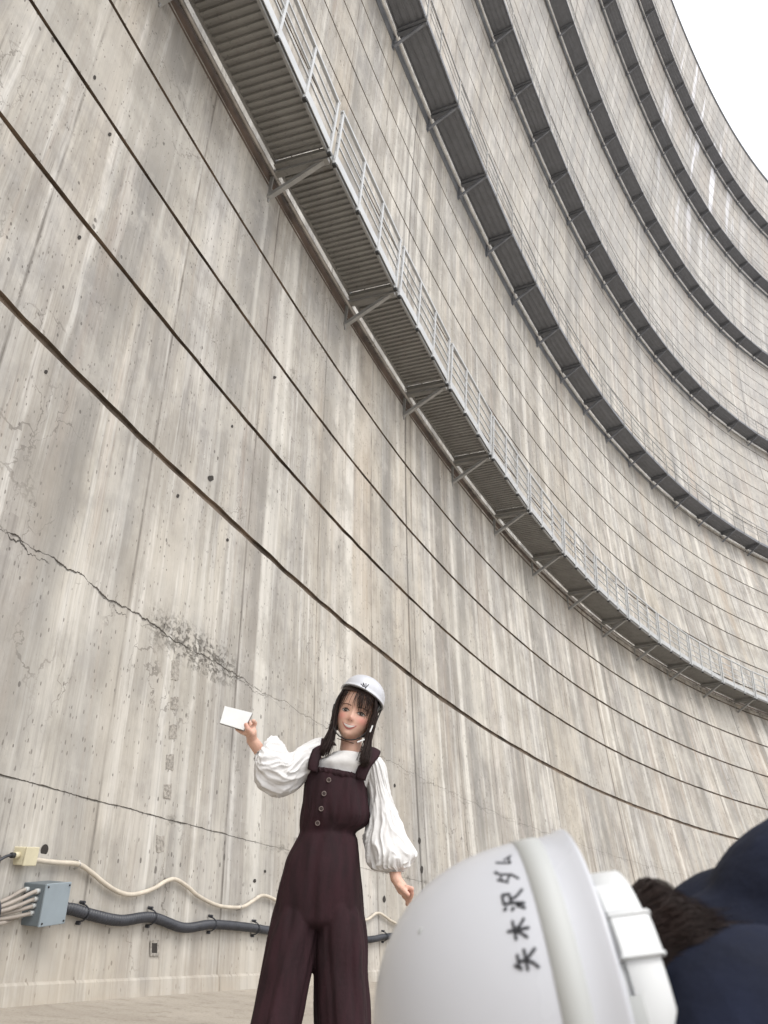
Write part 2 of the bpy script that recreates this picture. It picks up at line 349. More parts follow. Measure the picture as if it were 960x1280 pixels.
def skin_mat(blush=True):
    m, t, b = nodes('skin'); g = G(t); tc = g.n('ShaderNodeTexCoord')
    c = g.mix(g.noise(tc.outputs['Object'], 30, 3), (.60, .365, .275), (.66, .415, .32))
    if blush:
        at_ = g.n('ShaderNodeAttribute'); at_.attribute_name = 'blush'
        c = g.mix(g.m('MULTIPLY', at_.outputs['Fac'], .75), c, (.64, .24, .20))
    t.links.new(c, b.inputs['Base Color']); b.inputs['Roughness'].default_value = .5
    b.inputs['Subsurface Weight'].default_value = .12; b.inputs['Subsurface Radius'].default_value = (.01, .004, .002); b.inputs['Subsurface Scale'].default_value = .5
    return m
M_SKIN = skin_mat()
def hair_mat():
    m, t, b = nodes('hair'); g = G(t); tc = g.n('ShaderNodeTexCoord')
    c = g.mix(g.noise(tc.outputs['Object'], 60, 3), (.012, .008, .007), (.05, .03, .025))
    t.links.new(c, b.inputs['Base Color']); b.inputs['Roughness'].default_value = .5; b.inputs['Specular IOR Level'].default_value = .25; return m
M_HAIR = hair_mat()

# ------------------------------------------------------------------ the dam wall
Q = dict(cx=79.8404676, cy=-36.8541811, R=92.9905938, b1=.710618717, b2=-.00341050393, b3=2.32328646e-05, dx1=.459304573, dy1=-.215567973, dx2=.000843165309, dy2=-.00106376496, a2=-.498147501, a3=.60598732, a4=-.00614211337, a5=-.386543989, g1=-.513951374, g2=1.79603122, h1=.00632921445)
J1Z = 3.76605257
WZ = [10.1518554, 22.0975055, 34.7324634, 47.8545602, 60.6453199, 71.6315573]; TOPZ = 82.34973
def wallp(ph, z, off=0.):
    """point of the downstream face; z is measured from camera level"""
    d = ph-2.5
    R = (Q['R']+Q['b1']*z+Q['b2']*z*z+Q['b3']*z**3+Q['g1']*z*d+Q['g2']*z*d*d+Q['h1']*z*z*d)*(1+Q['a2']*d**2+Q['a3']*d**3+Q['a4']*d**4+Q['a5']*d**5)-off
    return Vector((Q['cx']+Q['dx1']*z+Q['dx2']*z*z+R*cos(ph), Q['cy']+Q['dy1']*z+Q['dy2']*z*z+R*sin(ph), z+H))
def frame(ph, z):
    """tangent towards the far side, inward normal"""
    t = (wallp(ph-.0005, z)-wallp(ph+.0005, z)).normalized(); n = Vector((t.y, -t.x, 0)).normalized()
    return t, n
def sstep(a, b, x): x = min(max((x-a)/(b-a), 0), 1); return x*x*(3-2*x)
def psi(ph, z): return ph
phs = []; p_ = 3.15
while p_ > 1.75:
    phs.append(p_); p_ -= .0012 if 2.57 < p_ < 2.70 else .004
wall = empty('dam_wall', wallp(2.66, -.55)); tag(wall, 'tall curved grey concrete dam face with horizontal lift joints filling the view', 'dam wall')
GH, GD = .033, .04
def band(zs, gtop):
    """zs: face rows; gtop: recessed joint strip above the last row"""
    vs = []; uvs = []; rows = [(z, 0.) for z in zs]
    gh = .052 if abs(gtop-J1Z) < .1 else GH; ja = .018 if abs(gtop-J1Z) < .1 or abs(zs[0]-J1Z) < .1 else .010
    if gtop is not None: rows = [(zs[0], GD+.02)]+rows+[(zs[-1], GD), (zs[-1]+2*gh+.02, GD+.002)]
    for ri, (z, o) in enumerate(rows):
        for ph in phs:
            jz = 0.
            if ri <= 1: jz = (noise.noise(Vector((ph*UM*3.1, z*3, 1)))+noise.noise(Vector((ph*UM*.5, z*3, 2))))*ja
            elif ri >= len(rows)-3: jz = (noise.noise(Vector((ph*UM*3.1, z*3, 5)))+noise.noise(Vector((ph*UM*.5, z*3, 2))))*ja
            vs.append(wallp(ph, z+jz, -o)); uvs.append((-psi(ph, z)*UM, z+jz))
    n = len(phs); fs = []; mi = []
    for r in range(len(rows)-1):
        for i in range(n-1):
            fs.append((r*n+i, r*n+i+1, (r+1)*n+i+1, (r+1)*n+i)); mi.append(1 if (r == 0 or r >= len(rows)-3) else 0)
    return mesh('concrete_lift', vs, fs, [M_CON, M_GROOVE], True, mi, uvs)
def sharp(me):
    me.polygons.foreach_set('use_smooth', [False]*len(me.polygons)); return me
z0 = -.75; k = 1; first = True
while z0 < TOPZ-.3:
    z1 = J1Z+1.5*(k-1)
    if z1 > TOPZ-1.0: z1 = TOPZ
    a = z0+(GH if not first else 0); b_ = z1-(.052 if k == 1 else GH)
    rows = [a+(b_-a)*i/ (6 if first else 3) for i in range((7 if first else 4))]
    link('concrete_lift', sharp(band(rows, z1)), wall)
    first = False; z0 = z1; k += 1
# crest: coping slab and roadway behind it
def arcstrip(name, prof, mat, parent=None, ph0=3.15, ph1=1.75, step=.004, closed=True, uv=False):
    """prof: (offset towards the air, z) outline swept along the wall"""
    vs = []; n = 0; ph = ph0; uvs = []
    while ph > ph1:
        for o, z in prof:
            zz = min(z, TOPZ); p = wallp(ph, zz, o); p.z = z+H; vs.append(p); uvs.append((-psi(ph, z)*UM, z))
        n += 1; ph -= step
    m_ = len(prof); fs = []
    for i in range(n-1):
        for j in range(m_ if closed else m_-1): fs.append((i*m_+j, i*m_+(j+1) % m_, (i+1)*m_+(j+1) % m_, (i+1)*m_+j))
    return link(name, mesh(name, vs, fs, mat, False, None, uvs), parent)
cop = arcstrip('coping', [(.12, TOPZ+.002), (.12, TOPZ+.3), (-.4, TOPZ+.3), (-.4, TOPZ-.2), (0.03, TOPZ-.01)], M_DARKB, wall)
arcstrip('crest_slab', [(-.42, TOPZ+.1), (-5., TOPZ+.1), (-5., TOPZ-4), (-.42, TOPZ-4)], M_GROUND, wall)
# foot of the wall: plinth, sloping apron, ground
ZB = -H
pl = arcstrip('wall_plinth', [(-.05, ZB-.1), (.035, ZB-.1), (.024, ZB+.098), (.012, ZB+.112), (-.05, ZB+.112)], M_CON, None, 3.1, 1.9, .0015)
tag(pl, kind='structure')
gm = MB(); gm.add([(-900, -900, 0), (900, -900, 0), (900, 900, 0), (-900, 900, 0)], [(0, 1, 2, 3)])
tag(gm.build('ground', M_GROUND), kind='structure')

# small marks in the face: crumbled mortar patches, pockets, a drilled hole
PATCH = [[(2.6534, 1.908), (2.65199, 1.952), (2.65173, 1.76), (2.65312, 1.72)], [(2.65286, 1.596), (2.65147, 1.633), (2.65134, 1.509), (2.65273, 1.474)], [(2.65261, 1.361), (2.65124, 1.393), (2.6511, 1.26), (2.65246, 1.231)], [(2.65259, 1.114), (2.65124, 1.14), (2.65109, 1.006), (2.65243, 0.982)], [(2.65247, 0.887), (2.65114, 0.909), (2.651, 0.78), (2.65232, 0.76)], [(2.6527, 0.498), (2.65142, 0.512), (2.65125, 0.375), (2.65251, 0.363)]]
for pq in PATCH:
    N = 14; vs = []; fs = []
    for i in range(N+1):
        for j in range(N+1):
            s_, r_ = i/N, j/N
            ph = (pq[0][0]*(1-s_)+pq[1][0]*s_)*(1-r_)+(pq[3][0]*(1-s_)+pq[2][0]*s_)*r_; z = (pq[0][1]*(1-s_)+pq[1][1]*s_)*(1-r_)+(pq[3][1]*(1-s_)+pq[2][1]*s_)*r_
            edge = min(s_, 1-s_, r_, 1-r_); q_ = wallp(ph, z)
            nz = noise.noise(q_*14)*.5+noise.noise(q_*45)*.5
            ph += noise.noise(q_*20)*.00012*(1 if edge < .01 else .3); z += noise.noise(q_*20+Vector((5, 5, 5)))*.012
            vs.append(wallp(ph, z, (-.012 if edge < .01 else .0035+max(0, nz)*.010)))
    for i in range(N):
        for j in range(N): fs.append((i*(N+1)+j, (i+1)*(N+1)+j, (i+1)*(N+1)+j+1, i*(N+1)+j+1))
    link('mortar_patch', mesh('mortar_patch', vs, fs, M_PATCH, False), wall)
RECESS = [[(2.65208, -0.211), (2.65087, -0.209), (2.65065, -0.311), (2.65186, -0.311)], [(2.58672, 1.218), (2.58538, 1.233), (2.58556, 1.132), (2.58689, 1.117)], [(2.58641, 0.837), (2.58509, 0.849), (2.5853, 0.741), (2.58661, 0.73)], [(2.60107, 0.362), (2.59997, 0.368), (2.60006, 0.286), (2.60116, 0.28)], [(2.59557, 1.836), (2.59462, 1.852), (2.59468, 1.795), (2.59563, 1.779)], [(2.65097, 4.03), (2.64974, 4.105), (2.64959, 4.03), (2.65082, 3.957)], [(2.67588, 3.517), (2.6755, 3.547), (2.67537, 3.508), (2.67576, 3.478)], [(2.6762, 5.043), (2.67577, 5.091), (2.67563, 5.044), (2.67606, 4.996)], [(2.646, 3.503), (2.64534, 3.536), (2.64528, 3.499), (2.64594, 3.467)], [(2.63559, 0.307), (2.63494, 0.311), (2.6349, 0.278), (2.63555, 0.273)], [(2.63343, 0.402), (2.63291, 0.406), (2.63289, 0.378), (2.6334, 0.374)], [(2.67604, 6.584), (2.67557, 6.653), (2.67543, 6.606), (2.67591, 6.537)], [(2.65605, 3.503), (2.65552, 3.533), (2.65543, 3.492), (2.65596, 3.462)], [(2.63847, 6.436), (2.63761, 6.505), (2.63753, 6.453), (2.6384, 6.384)], [(2.64738, 4.962), (2.64686, 4.998), (2.64679, 4.955), (2.6473, 4.92)], [(2.67966, 6.991), (2.67932, 7.049), (2.67915, 6.992), (2.6795, 6.935)]]
for qi, pq in enumerate(RECESS):
    m = MB(); o = [wallp(p, z, .004) for p, z in pq]; c = sum(o, Vector())/4
    if qi == 0:   # open square pocket with a mortar lip
        inn = [c.lerp(v, .62) for v in o]; t, n = frame(pq[0][0], pq[0][1])
        lip = MB(); lip.add([v+n*.006 for v in o]+[v+n*.004 for v in inn], [(i, (i+1) % 4, 4+(i+1) % 4, 4+i) for i in range(4)]); lip.build('pocket_lip', M_PATCH, wall)
        m.add([v+n*.002 for v in inn], [(0, 1, 2, 3)]); m.build('tie_pocket', M_HOLE, wall); continue
    ring = []
    for i in range(12):
        a = 2*pi*i/12; s_, r_ = .5+.5*cos(a)*(.8+.3*random.random()), .5+.5*sin(a)*(.8+.3*random.random())
        ring.append((o[0].lerp(o[1], s_)).lerp(o[3].lerp(o[2], s_), r_))
    m.add([c]+ring, [(0, i+1, (i+1) % 12+1) for i in range(12)]); m.build('surface_pocket', M_HOLE, wall)
t, n = frame(2.66551, .265)
dh = MB(); c = wallp(2.66565, .262, .004)
dh.add([c]+[c+t*cos(2*pi*i/20)*.034+Vector((0, 0, 1))*sin(2*pi*i/20)*.034 for i in range(20)], [(0, i+1, (i+1) % 20+1) for i in range(20)]); dh.build('drilled_hole', M_HOLE, wall)

# ------------------------------------------------------------------ walkways
def chord_points(z, ph_start, ph_end, L):
    out = [ph_start]; ph = ph_start
    while ph > ph_end:
        a, b = ph-.0005, ph-.12; p0 = wallp(ph, z)
        for _ in range(30):
            m_ = (a+b)/2
            if (wallp(m_, z)-p0).length > L: b = m_
            else: a = m_
        ph = a; out.append(ph)
    return out
SEG = 2.87
DW = 1.0    # deck width
def seg_matrix(phA, phB, z):
    """x axis runs back from the far bracket to the near one, y towards the air, z up"""
    A = wallp(phA, z); B = wallp(phB, z); x = (A-B).normalized(); y = Vector((0, 0, 1)).cross(x)
    return Matrix(((x.x, y.x, 0, B.x), (x.y, y.y, 0, B.y), (0, 0, 1, B.z), (0, 0, 0, 1)))
def corr_panel():
    """corrugated deck soffit panel, ribs across the walkway"""
    mb = MB(); L0, L1 = .13, SEG-.06; npitch = 25; W0, W1 = .17, DW-.02; vs = []; prof = []
    for i in range(npitch):
        x0 = L0+(L1-L0)*i/npitch; p = (L1-L0)/npitch
        prof += [(x0, 0.), (x0+p*.42, 0.), (x0+p*.52, -.038), (x0+p*.90, -.038)]
    prof.append((L1, 0.))
    for x, z in prof: vs += [(x, W0, z), (x, W1, z)]
    mb.add(vs, [(2*i, 2*i+2, 2*i+3, 2*i+1) for i in range(len(prof)-1)])
    mb.box(((L0+L1)/2, (W0+W1)/2, .03), ((L1-L0)/2, (W1-W0)/2, .012))
    return mesh('deck_panel', mb.v, mb.f, M_GALVD, False)
M_DARK = M_DARK_
def plank_me(wd):
    mb = MB(); mb.box((SEG/2, 0, 0), (SEG/2-.02, wd/2-.003, .022)); mb.box((SEG/2, 0, -.03), (SEG/2-.03, wd/2-.05, .01)); return mesh('deck_plank', mb.v, mb.f, M_DARK, False)
def flat_deck():
    mb = MB()
    for k in range(4): mb.box((SEG/2, .25+k*.21, 0), (SEG/2-.02, .102, .022)); mb.box((SEG/2, .25+k*.21, -.03), (SEG/2-.03, .06, .01))
    return mesh('deck_panel', mb.v, mb.f, M_DARK, False)
def edge_beam(mat):
    return [mesh('edge_beam', m.v, m.f, mat, False) for m in (MB().box((SEG/2, DW, -.02), (SEG/2-.01, .02, .075)), MB().box((SEG/2, .155, -.015), (SEG/2-.01, .018, .06)))]
def cross_beam(mat):
    return [mesh('cross_beam', m.v, m.f, mat, False) for m in (MB().box((.10, .57, -.06), (.022, .43, .055)).box((.10, .57, -.115), (.045, .43, .006)), MB().box((SEG-.07, .57, -.05), (.018, .43, .045)))]
def arm_me(mat):
    mb = MB(); mb.box((0, .50, -.115), (.035, .50, .045)); mb.box((0, .5, -.165), (.055, .5, .007)); return mesh('arm', mb.v, mb.f, mat, False)
def strut_me(mat):
    mb = MB(); mb.bar((0, .03, -.68), (0, .93, -.13), .07, .07, Vector((1, 0, 0))); return mesh('strut', mb.v, mb.f, mat, False)
def plate_me(mat):
    mb = MB(); mb.box((0, .012, -.42), (.075, .012, .36)); mb.box((0, .05, -.42), (.012, .04, .34))
    for s_ in (-.05, .05):
        for z in (-.72, -.45, -.12): mb.box((s_, .03, z), (.012, .012, .012))
    return mesh('wall_plate', mb.v, mb.f, mat, False)
def bracket_full(mat):
    mb = MB()
    for me in (arm_me(mat), strut_me(mat), plate_me(mat)): mb.add([v.co for v in me.vertices], [tuple(p.vertices) for p in me.polygons])
    return mesh('bracket', mb.v, mb.f, mat, False)
RH = 1.10
PX = (.10, .98, 1.84, SEG-.13)
def post_me(x, mat, bolt=True):
    mb = MB(); mb.box((x, DW+.045, .5*RH-.08), (.026, .022, RH/2+.06)); return mesh('post', mb.v, mb.f, mat, False)
def bolt_me(x):
    mb = MB(); mb.box((x, DW+.05, -.155), (.03, .03, .022)); return mesh('post_foot', mb.v, mb.f, M_BOLT, False)
def rail_me(z, hw, hh, mat, nm, y=DW+.045, x0=.06, x1=SEG-.09):
    mb = MB(); mb.box(((x0+x1)/2, y, z), ((x1-x0)/2, hw, hh)); return mesh(nm, mb.v, mb.f, mat, False)
def rail_post2(x, mat):
    mb = MB(); mb.box((x, DW+.045, .5*RH-.08), (.014, .014, RH/2+.06)); return mesh('post', mb.v, mb.f, mat, False)
def rail_all(mat):
    mb = MB()
    for me in [rail_post2(x, mat) for x in PX[::2]]+[rail_me(RH, .016, .016, mat, 't'), rail_me(.75, .008, .009, mat, 't'), rail_me(.42, .008, .009, mat, 't')]:
        mb.add([v.co for v in me.vertices], [tuple(p.vertices) for p in me.polygons])
    return mesh('railing', mb.v, mb.f, mat, False)
ME = {}
def put(nm, me, parent, M):
    o = bpy.data.objects.new(nm, me); COL.objects.link(o); o.parent = parent; o.matrix_basis = M; return o
I4 = Matrix.Identity(4)
WL = ['lowest walkway, galvanised ribbed deck with bright bays of railing, on diagonal brackets along the dam',
      'second walkway from the bottom, dark planked underside on brackets across the dam',
      'third walkway from the bottom, narrow dark deck curving across the upper dam',
      'fourth walkway from the bottom, dark deck between the third and fifth on the dam',
      'fifth walkway from the bottom, thin dark deck just under the topmost one',
      'topmost thin dark walkway close below the crest and the white sky']
corr = corr_panel(); eb1, eb2 = edge_beam(M_GALV), edge_beam(M_DARK); cb1, cb2 = cross_beam(M_GALVD), cross_beam(M_DARKB)
arm1, str1, plt1 = arm_me(M_GALVD), strut_me(M_GALV), plate_me(M_GALV)
arm2, str2, plt2 = arm_me(M_DARKB), strut_me(M_DARKB), plate_me(M_DARKB)
brk3 = bracket_full(M_DARKB); plank = plank_me(.21); fdeck = flat_deck()
posts = [post_me(x, M_RAIL) for x in PX]; feet = [bolt_me(x) for x in PX]
top1 = rail_me(RH, .026, .024, M_RAIL, 'top_rail'); mids = [rail_me(z, .012, .014, M_RAIL, 'middle_rail') for z in (.80, .56, .34)]
toe = rail_me(.04, .006, .085, M_RAIL, 'toe_board'); rail2 = rail_all(M_GALV)
STARTS = [2.6452, 2.604, 2.5382, 2.4764, 2.4106, 2.3776]
LEN = [2.872, 2.65, 2.65, 2.76, 2.80, 2.65]
for wi, z in enumerate(WZ):
    SL = LEN[wi]
    # walk from a bracket seen in the photo back to the near side, then along
    ph0 = STARTS[wi]
    back = [ph0]; 
    for _ in range((8, 16, 40, 58, 74, 84)[wi]):
        a, b = back[-1]+.0005, back[-1]+.12
        for _ in range(30):
            m_ = (a+b)/2
            if (wallp(m_, z)-wallp(back[-1], z)).length > SL: b = m_
            else: a = m_
        back.append(a)
    pts = back[::-1]+chord_points(z, ph0, 2.02, SL)[1:]
    root = empty('walkway', wallp(ph0, z)); tag(root, WL[wi], 'walkway', 'maintenance walkways bracketed to the dam face')
    Ri = Matrix.Translation(wallp(ph0, z)).inverted()
    for i in range(len(pts)-1):
        M = Ri @ seg_matrix(pts[i], pts[i+1], z) @ Matrix.Diagonal((SL/SEG, 1, 1, 1))
        if wi == 0:
            d = put('deck_panel', corr, root, M); [put('cross_beam', m_, d, I4) for m_ in cb1]; [put('edge_beam', m_, d, I4) for m_ in eb1]
            r_ = put('railing', toe, root, M)
            for pm, fm in zip(posts, feet): put('post', pm, r_, I4); put('post_foot', fm, r_, I4)
            put('top_rail', top1, r_, I4)
            for mm in mids: put('middle_rail', mm, r_, I4)
            bk = put('bracket', arm1, root, M); put('strut', str1, bk, I4); put('wall_plate', plt1, bk, I4)
        else:
            if wi == 1:
                for q_ in range(4): put('deck_plank', plank, root, M @ Matrix.Translation((0, .25+q_*.21, 0)))
            else: tag(put('deck_panel', fdeck, root, M), kind='stuff')
            [put('edge_beam', m_, root, M) for m_ in eb2]; [put('cross_beam', m_, root, M) for m_ in cb2]; put('railing', rail2, root, M)
            if wi == 1: bk = put('bracket', arm2, root, M); put('strut', str2, bk, I4); put('wall_plate', plt2, bk, I4)
            else: put('bracket', brk3, root, M)
    # conduit pipe run in the gap beside the wall, dark strip on the wall behind it
    def sweep(name, prof, mat, n=1):
        vs = []; m_ = len(prof); seq = []
        for i in range(len(pts)-1):
            for q_ in range(3): seq.append(pts[i]+(pts[i+1]-pts[i])*q_/3)
        for ph in seq:
            t, nn = frame(ph, z); base = wallp(ph, z)
            for o, dz in prof: vs.append(base+nn*o+Vector((0, 0, dz)))
        fs = [(i*m_+j, i*m_+(j+1) % m_, (i+1)*m_+(j+1) % m_, (i+1)*m_+j) for i in range(len(seq)-1) for j in range(m_)]
        return link(name, mesh(name, vs, fs, mat, m_ > 5), root)
    pr = .036 if wi == 0 else .045
    sweep('pipe', [(.085+pr*cos(a*pi/5), -.16+pr*sin(a*pi/5)) for a in range(10)], M_PIPE if wi == 0 else M_PIPEL)
    sweep('wall_strip', [(-.02, -.02), (-.02, -.50), (.03, -.50), (.03, -.02)], M_STRIP if wi == 0 else M_DARKB)

# ------------------------------------------------------------------ electrical boxes and conduits on the wall
def boxy(name, label, phc, z0, wd, ht, dp, mside, mlid, tilt):
    t, n = frame(phc, z0); A = wallp(phc, z0)
    root = empty(name, A); tag(root, label, 'junction box')
    M = Matrix(((t.x, n.x, 0, A.x), (t.y, n.y, 0, A.y), (0, 0, 1, A.z), (0, 0, 0, 1)))
    M = M @ Matrix.Rotation(radians(tilt), 4, 'Y')
    b = MB().box((wd/2, dp/2-.01, -ht/2), (wd/2, dp/2+.006, ht/2), M)
    me = mesh('body', b.v, b.f, mside, False); o = link('body', me, root); md = o.modifiers.new('b', 'BEVEL'); md.width = .006; md.segments = 2
    b = MB().box((wd/2, dp+.004, -ht/2), (wd/2+.002, .007, ht/2+.002), M); o = link('lid', mesh('lid', b.v, b.f, mlid, False), root); md = o.modifiers.new('b', 'BEVEL'); md.width = .004; md.segments = 2
    return root, M
gb, GM = boxy('junction_box', 'grey steel junction box with six cables in its side, low on the wall', 2.66695, .070, .218, .226, .158, M_GREYBOX, M_GREYLID, -7)
for sx in (.016, .202):
    for sz in (-.016, -.210):
        b = MB().sph((sx, .171, sz), .006, nu=8, nv=6); b.v = [GM @ v for v in b.v]; link('lid_screw', mesh('lid_screw', b.v, b.f, M_BOLT), gb)
bb, BM = boxy('junction_box', 'small cream junction box above the grey one, beside the drilled hole', 2.66845, .255, .104, .100, .086, M_CREAM, M_CREAM, -5)
b = MB().tube([(-.035, .043, -.047), (0.005, .043, -.047)], .019, 14); b.v = [BM @ v for v in b.v]; link('cable_gland', mesh('cable_gland', b.v, b.f, M_CREAM), bb)
b = MB().tube([(-.06, .043, -.047), (-.03, .043, -.047)], .016, 12); b.v = [BM @ v for v in b.v]; link('gland_nut', mesh('gland_nut', b.v, b.f, M_BOLT), bb)
def cable(name, label, pts, r, mat, n=10, m=24, cat='cable', group=None):
    o = MB().tube(smooth_path(pts, m), r, n).build(name, mat, None, True); tag(o, label, cat, group); return o
cable('cable', 'black cable drooping into the left side of the small cream box', [BM @ Vector(p) for p in ((-.058, .043, -.047), (-.10, .043, -.055), (-.16, .034, -.09), (-.25, .022, -.16), (-.5, .017, -.24), (-.8, .017, -.26))], .0085, M_BLACKC)
CL = ['topmost grey cable, reaching the far corner of the grey box', 'second grey cable, bending up to the top front corner of the grey box', 'third grey cable from the top entering the grey box', 'middle grey cable below the black tie, entering the grey box', 'fifth grey cable entering low in the grey box side', 'lowest grey cable, passing under the grey box']
ends = [(.038, -.036), (.118, -.040), (.112, -.082), (.108, -.118), (.102, -.156), (.03, -.178)]
for i, (ey, ez) in enumerate(ends):
    py = .07+.016*(i % 3); pz = -.085-.021*i
    pts = [GM @ Vector(p) for p in ((-.004, ey, ez), (-.05, ey, ez-.004), (-.14, (ey+py)/2, (ez+pz)/2-.004), (-.25, py, pz), (-.34, py-.01, pz+.004), (-.52, py-.015, pz+.002), (-.9, py-.02, pz))]
    cable('cable', CL[i], pts, .0112, M_CABLE, group='grey cables into the grey box')
    g_ = MB().tube([(-.026, ey, ez), (.0, ey, ez)], .0155, 12); g_.v = [GM @ v for v in g_.v]
    link('cable_gland', mesh('cable_gland', g_.v, g_.f, M_GLAND), gb)
tie = MB().tube([GM @ Vector((-.285+.002*cos(a), .082+.042*cos(a), -.138+.074*sin(a))) for a in [2*pi*i/20 for i in range(21)]], .005, 6).build('cable_tie', M_BLACKC, None, True)
tag(tie, 'black cable tie bundling the grey cables left of the grey box', 'cable tie')
BEIGE = [(2.66760, .199), (2.66593, 0.197), (2.66425, 0.202), (2.66231, 0.209), (2.66067, 0.169), (2.65904, 0.116), (2.65739, 0.077), (2.65575, 0.066), (2.65402, 0.091), (2.65246, 0.132), (2.65108, 0.184), (2.64969, 0.205), (2.64776, 0.166), (2.64585, 0.108), (2.64281, 0.059), (2.64008, 0.053), (2.63785, 0.069), (2.63603, 0.122), (2.63397, 0.179), (2.63086, 0.148), (2.62681, 0.069), (2.62294, 0.041), (2.61776, 0.03), (2.61216, 0.034), (2.60707, 0.076), (2.60342, 0.159), (2.59867, 0.08), (2.59248, 0.028), (2.58, .06), (2.57, .03)]
bc = cable('beige_conduit', 'thin beige conduit waving along the wall from the small cream box', [wallp(p, z, .036) for p, z in BEIGE], .0155, M_BEIGEC, 12, 200, 'conduit')
BLACK = [(2.66420, -.052), (2.66233, -0.052), (2.66018, -0.076), (2.65675, -0.097), (2.65279, -0.065), (2.64808, -0.119), (2.64353, -0.085), (2.63766, -0.087), (2.63203, -0.104), (2.62388, -0.119), (2.61562, -0.132), (2.60724, -0.131), (2.60078, -0.084), (2.58962, -0.049), (2.575, -.06)]
path = smooth_path([wallp(p, z, .05) for p, z in BLACK], 1100); L = 0; rad = []; prev = path[0]
for p in path: L += (p-prev).length; prev = p; rad.append(.0315+.0055*sin(L*2*pi/.027))
tb = MB().tube(path, rad, 14).build('corrugated_conduit', M_BLACKC, None, True); tag(tb, 'thick black corrugated conduit clipped along the wall out of the grey box', 'conduit')
for i, (ph, z) in enumerate([(2.66118, -.068), (2.65279, -.065), (2.64353, -.085), (2.6355, -.094), (2.623, -.12), (2.602, -.09)]):
    t, n = frame(ph, z); c = wallp(ph, z)
    m = MB(); m.tube([c+Vector((0, 0, .054))+n*.004, c+Vector((0, 0, .045))+n*.054, c+Vector((0, 0, .024))+n*.087, c+n*.096, c-Vector((0, 0, .024))+n*.087, c-Vector((0, 0, .045))+n*.054, c-Vector((0, 0, .054))+n*.004], .005, 8)
    for s_ in (-1, 1): m.tube([c+Vector((0, 0, .061*s_)), c+Vector((0, 0, .061*s_))+n*.04], .0095, 8)
    o = m.build('pipe_clip', M_BLACKC, tb)
for ph, z in ((2.66231, .209), (2.6385, .062), (2.605, .12)):
    t, n = frame(ph, z); c = wallp(ph, z, .036)
    MB().tube([c+Vector((0, 0, .026))-n*.034, c+Vector((0, 0, .021)), c+n*.021, c-Vector((0, 0, .021)), c-Vector((0, 0, .026))-n*.034], .0035, 6).build('conduit_clip', M_PIPE, bc)

# ------------------------------------------------------------------ head builder (front is -y, x to the right of the picture, z up)
def interp(T, z):
    for (a, va), (b, vb) in zip(T, T[1:]):
        if z <= b:
            u = (z-a)/(b-a); u = u*u*(3-2*u)*.35+u*.65; return va+(vb-va)*u
    return T[-1][1]
TW = [(-.108, .004), (-.103, .020), (-.095, .035), (-.08, .049), (-.06, .059), (-.03, .067), (0, .071), (.03, .072), (.06, .070), (.09, .056), (.11, .033), (.122, .004)]
TF = [(-.108, .058), (-.103, .072), (-.095, .080), (-.08, .082), (-.06, .082), (-.03, .083), (0, .083), (.03, .089), (.06, .086), (.09, .067), (.11, .038), (.122, .004)]
TB = [(-.108, -.03), (-.095, -.01), (-.08, .02), (-.06, .05), (-.03, .078), (0, .092), (.03, .099), (.06, .095), (.09, .074), (.11, .04), (.122, .004)]
def head_grid(sc=1.0, grow=0.0):
    nz, na = 60, 72; vs = []
    for j in range(nz+1):
        s_ = j/nz; z = -.108+.230*(.5-.5*cos(pi*s_)); w_, f_, b_ = interp(TW, z)+grow, interp(TF, z)+grow, interp(TB, z)+grow
        for i in range(na):
            a = 2*pi*i/na; cx, sy = cos(a), sin(a); cc = (abs(cx)**.92)*(1 if cx > 0 else -1)
            x = w_*cc; y = -f_*abs(sy)**.95 if sy < 0 else b_*abs(sy)**.95
            if sy < 0 and grow == 0:
                g2 = lambda x0, z0, sx, sz: exp(-((x-x0)/sx)**2-((z-z0)/sz)**2)
                y -= .0115*g2(0, -.037, .0105, .0115)+.0085*exp(-(x/.007)**2)*sstep(.02, -.03, z)*sstep(-.053, -.038, z)
                y -= .003*(g2(.009, -.042, .005, .006)+g2(-.009, -.042, .005, .006))
                y += .0065*(g2(.031, -.011, .016, .011)+g2(-.031, -.011, .016, .011))
                y -= .0035*(g2(.038, -.042, .02, .016)+g2(-.038, -.042, .02, .016))
                y -= .0045*g2(0, -.066, .022, .009); y -= .004*g2(0, -.094, .016, .010); y -= .002*(g2(.03, .010, .015, .006)+g2(-.03, .010, .015, .006))
            vs.append(Vector((x, y, z+grow*(.5 if z > 0 else 0)))*sc)
    fs = [(j*na+i, j*na+(i+1) % na, (j+1)*na+(i+1) % na, (j+1)*na+i) for j in range(nz) for i in range(na)]
    fs += [tuple(range(na))[::-1], tuple(nz*na+i for i in range(na))]
    return vs, fs

# ------------------------------------------------------------------ the woman in front of the wall
Y0 = 3.3; K = 1.10
wroot = empty('person', at(400, 1100, Y0)); wroot.location.z = 0
tag(wroot, 'smiling woman with arms spread, in white puff sleeve blouse and dark maroon wide-leg dungarees', 'person')
HC = at(445, 891, Y0)
HM = Matrix.Translation(HC) @ Matrix.Rotation(radians(12), 4, 'Y') @ Matrix.Rotation(radians(-5), 4, 'Z') @ Matrix.Rotation(radians(5), 4, 'X') @ Matrix.Scale(K, 4)
HMr = HM.to_3x3().normalized()
hv, hf = head_grid()
body = MB(); body.add([HM @ v for v in hv], hf)
for s_ in (-1, 1):
    M_ = HM @ Matrix.Translation((s_*.071, .012, -.008)); body.add([M_ @ v for v in MB().sph((0, 0, 0), (.007, .016, .03)).v], MB().sph((0, 0, 0), 1).f)
neck0 = HM @ Vector((0, .02, -.06)); NB = at(438, 946, Y0+.02)
body.tube([neck0, neck0.lerp(NB, .5), NB, NB-Vector((0, 0, .05))], [.044*K, .041*K, .045*K, .065*K], 20)
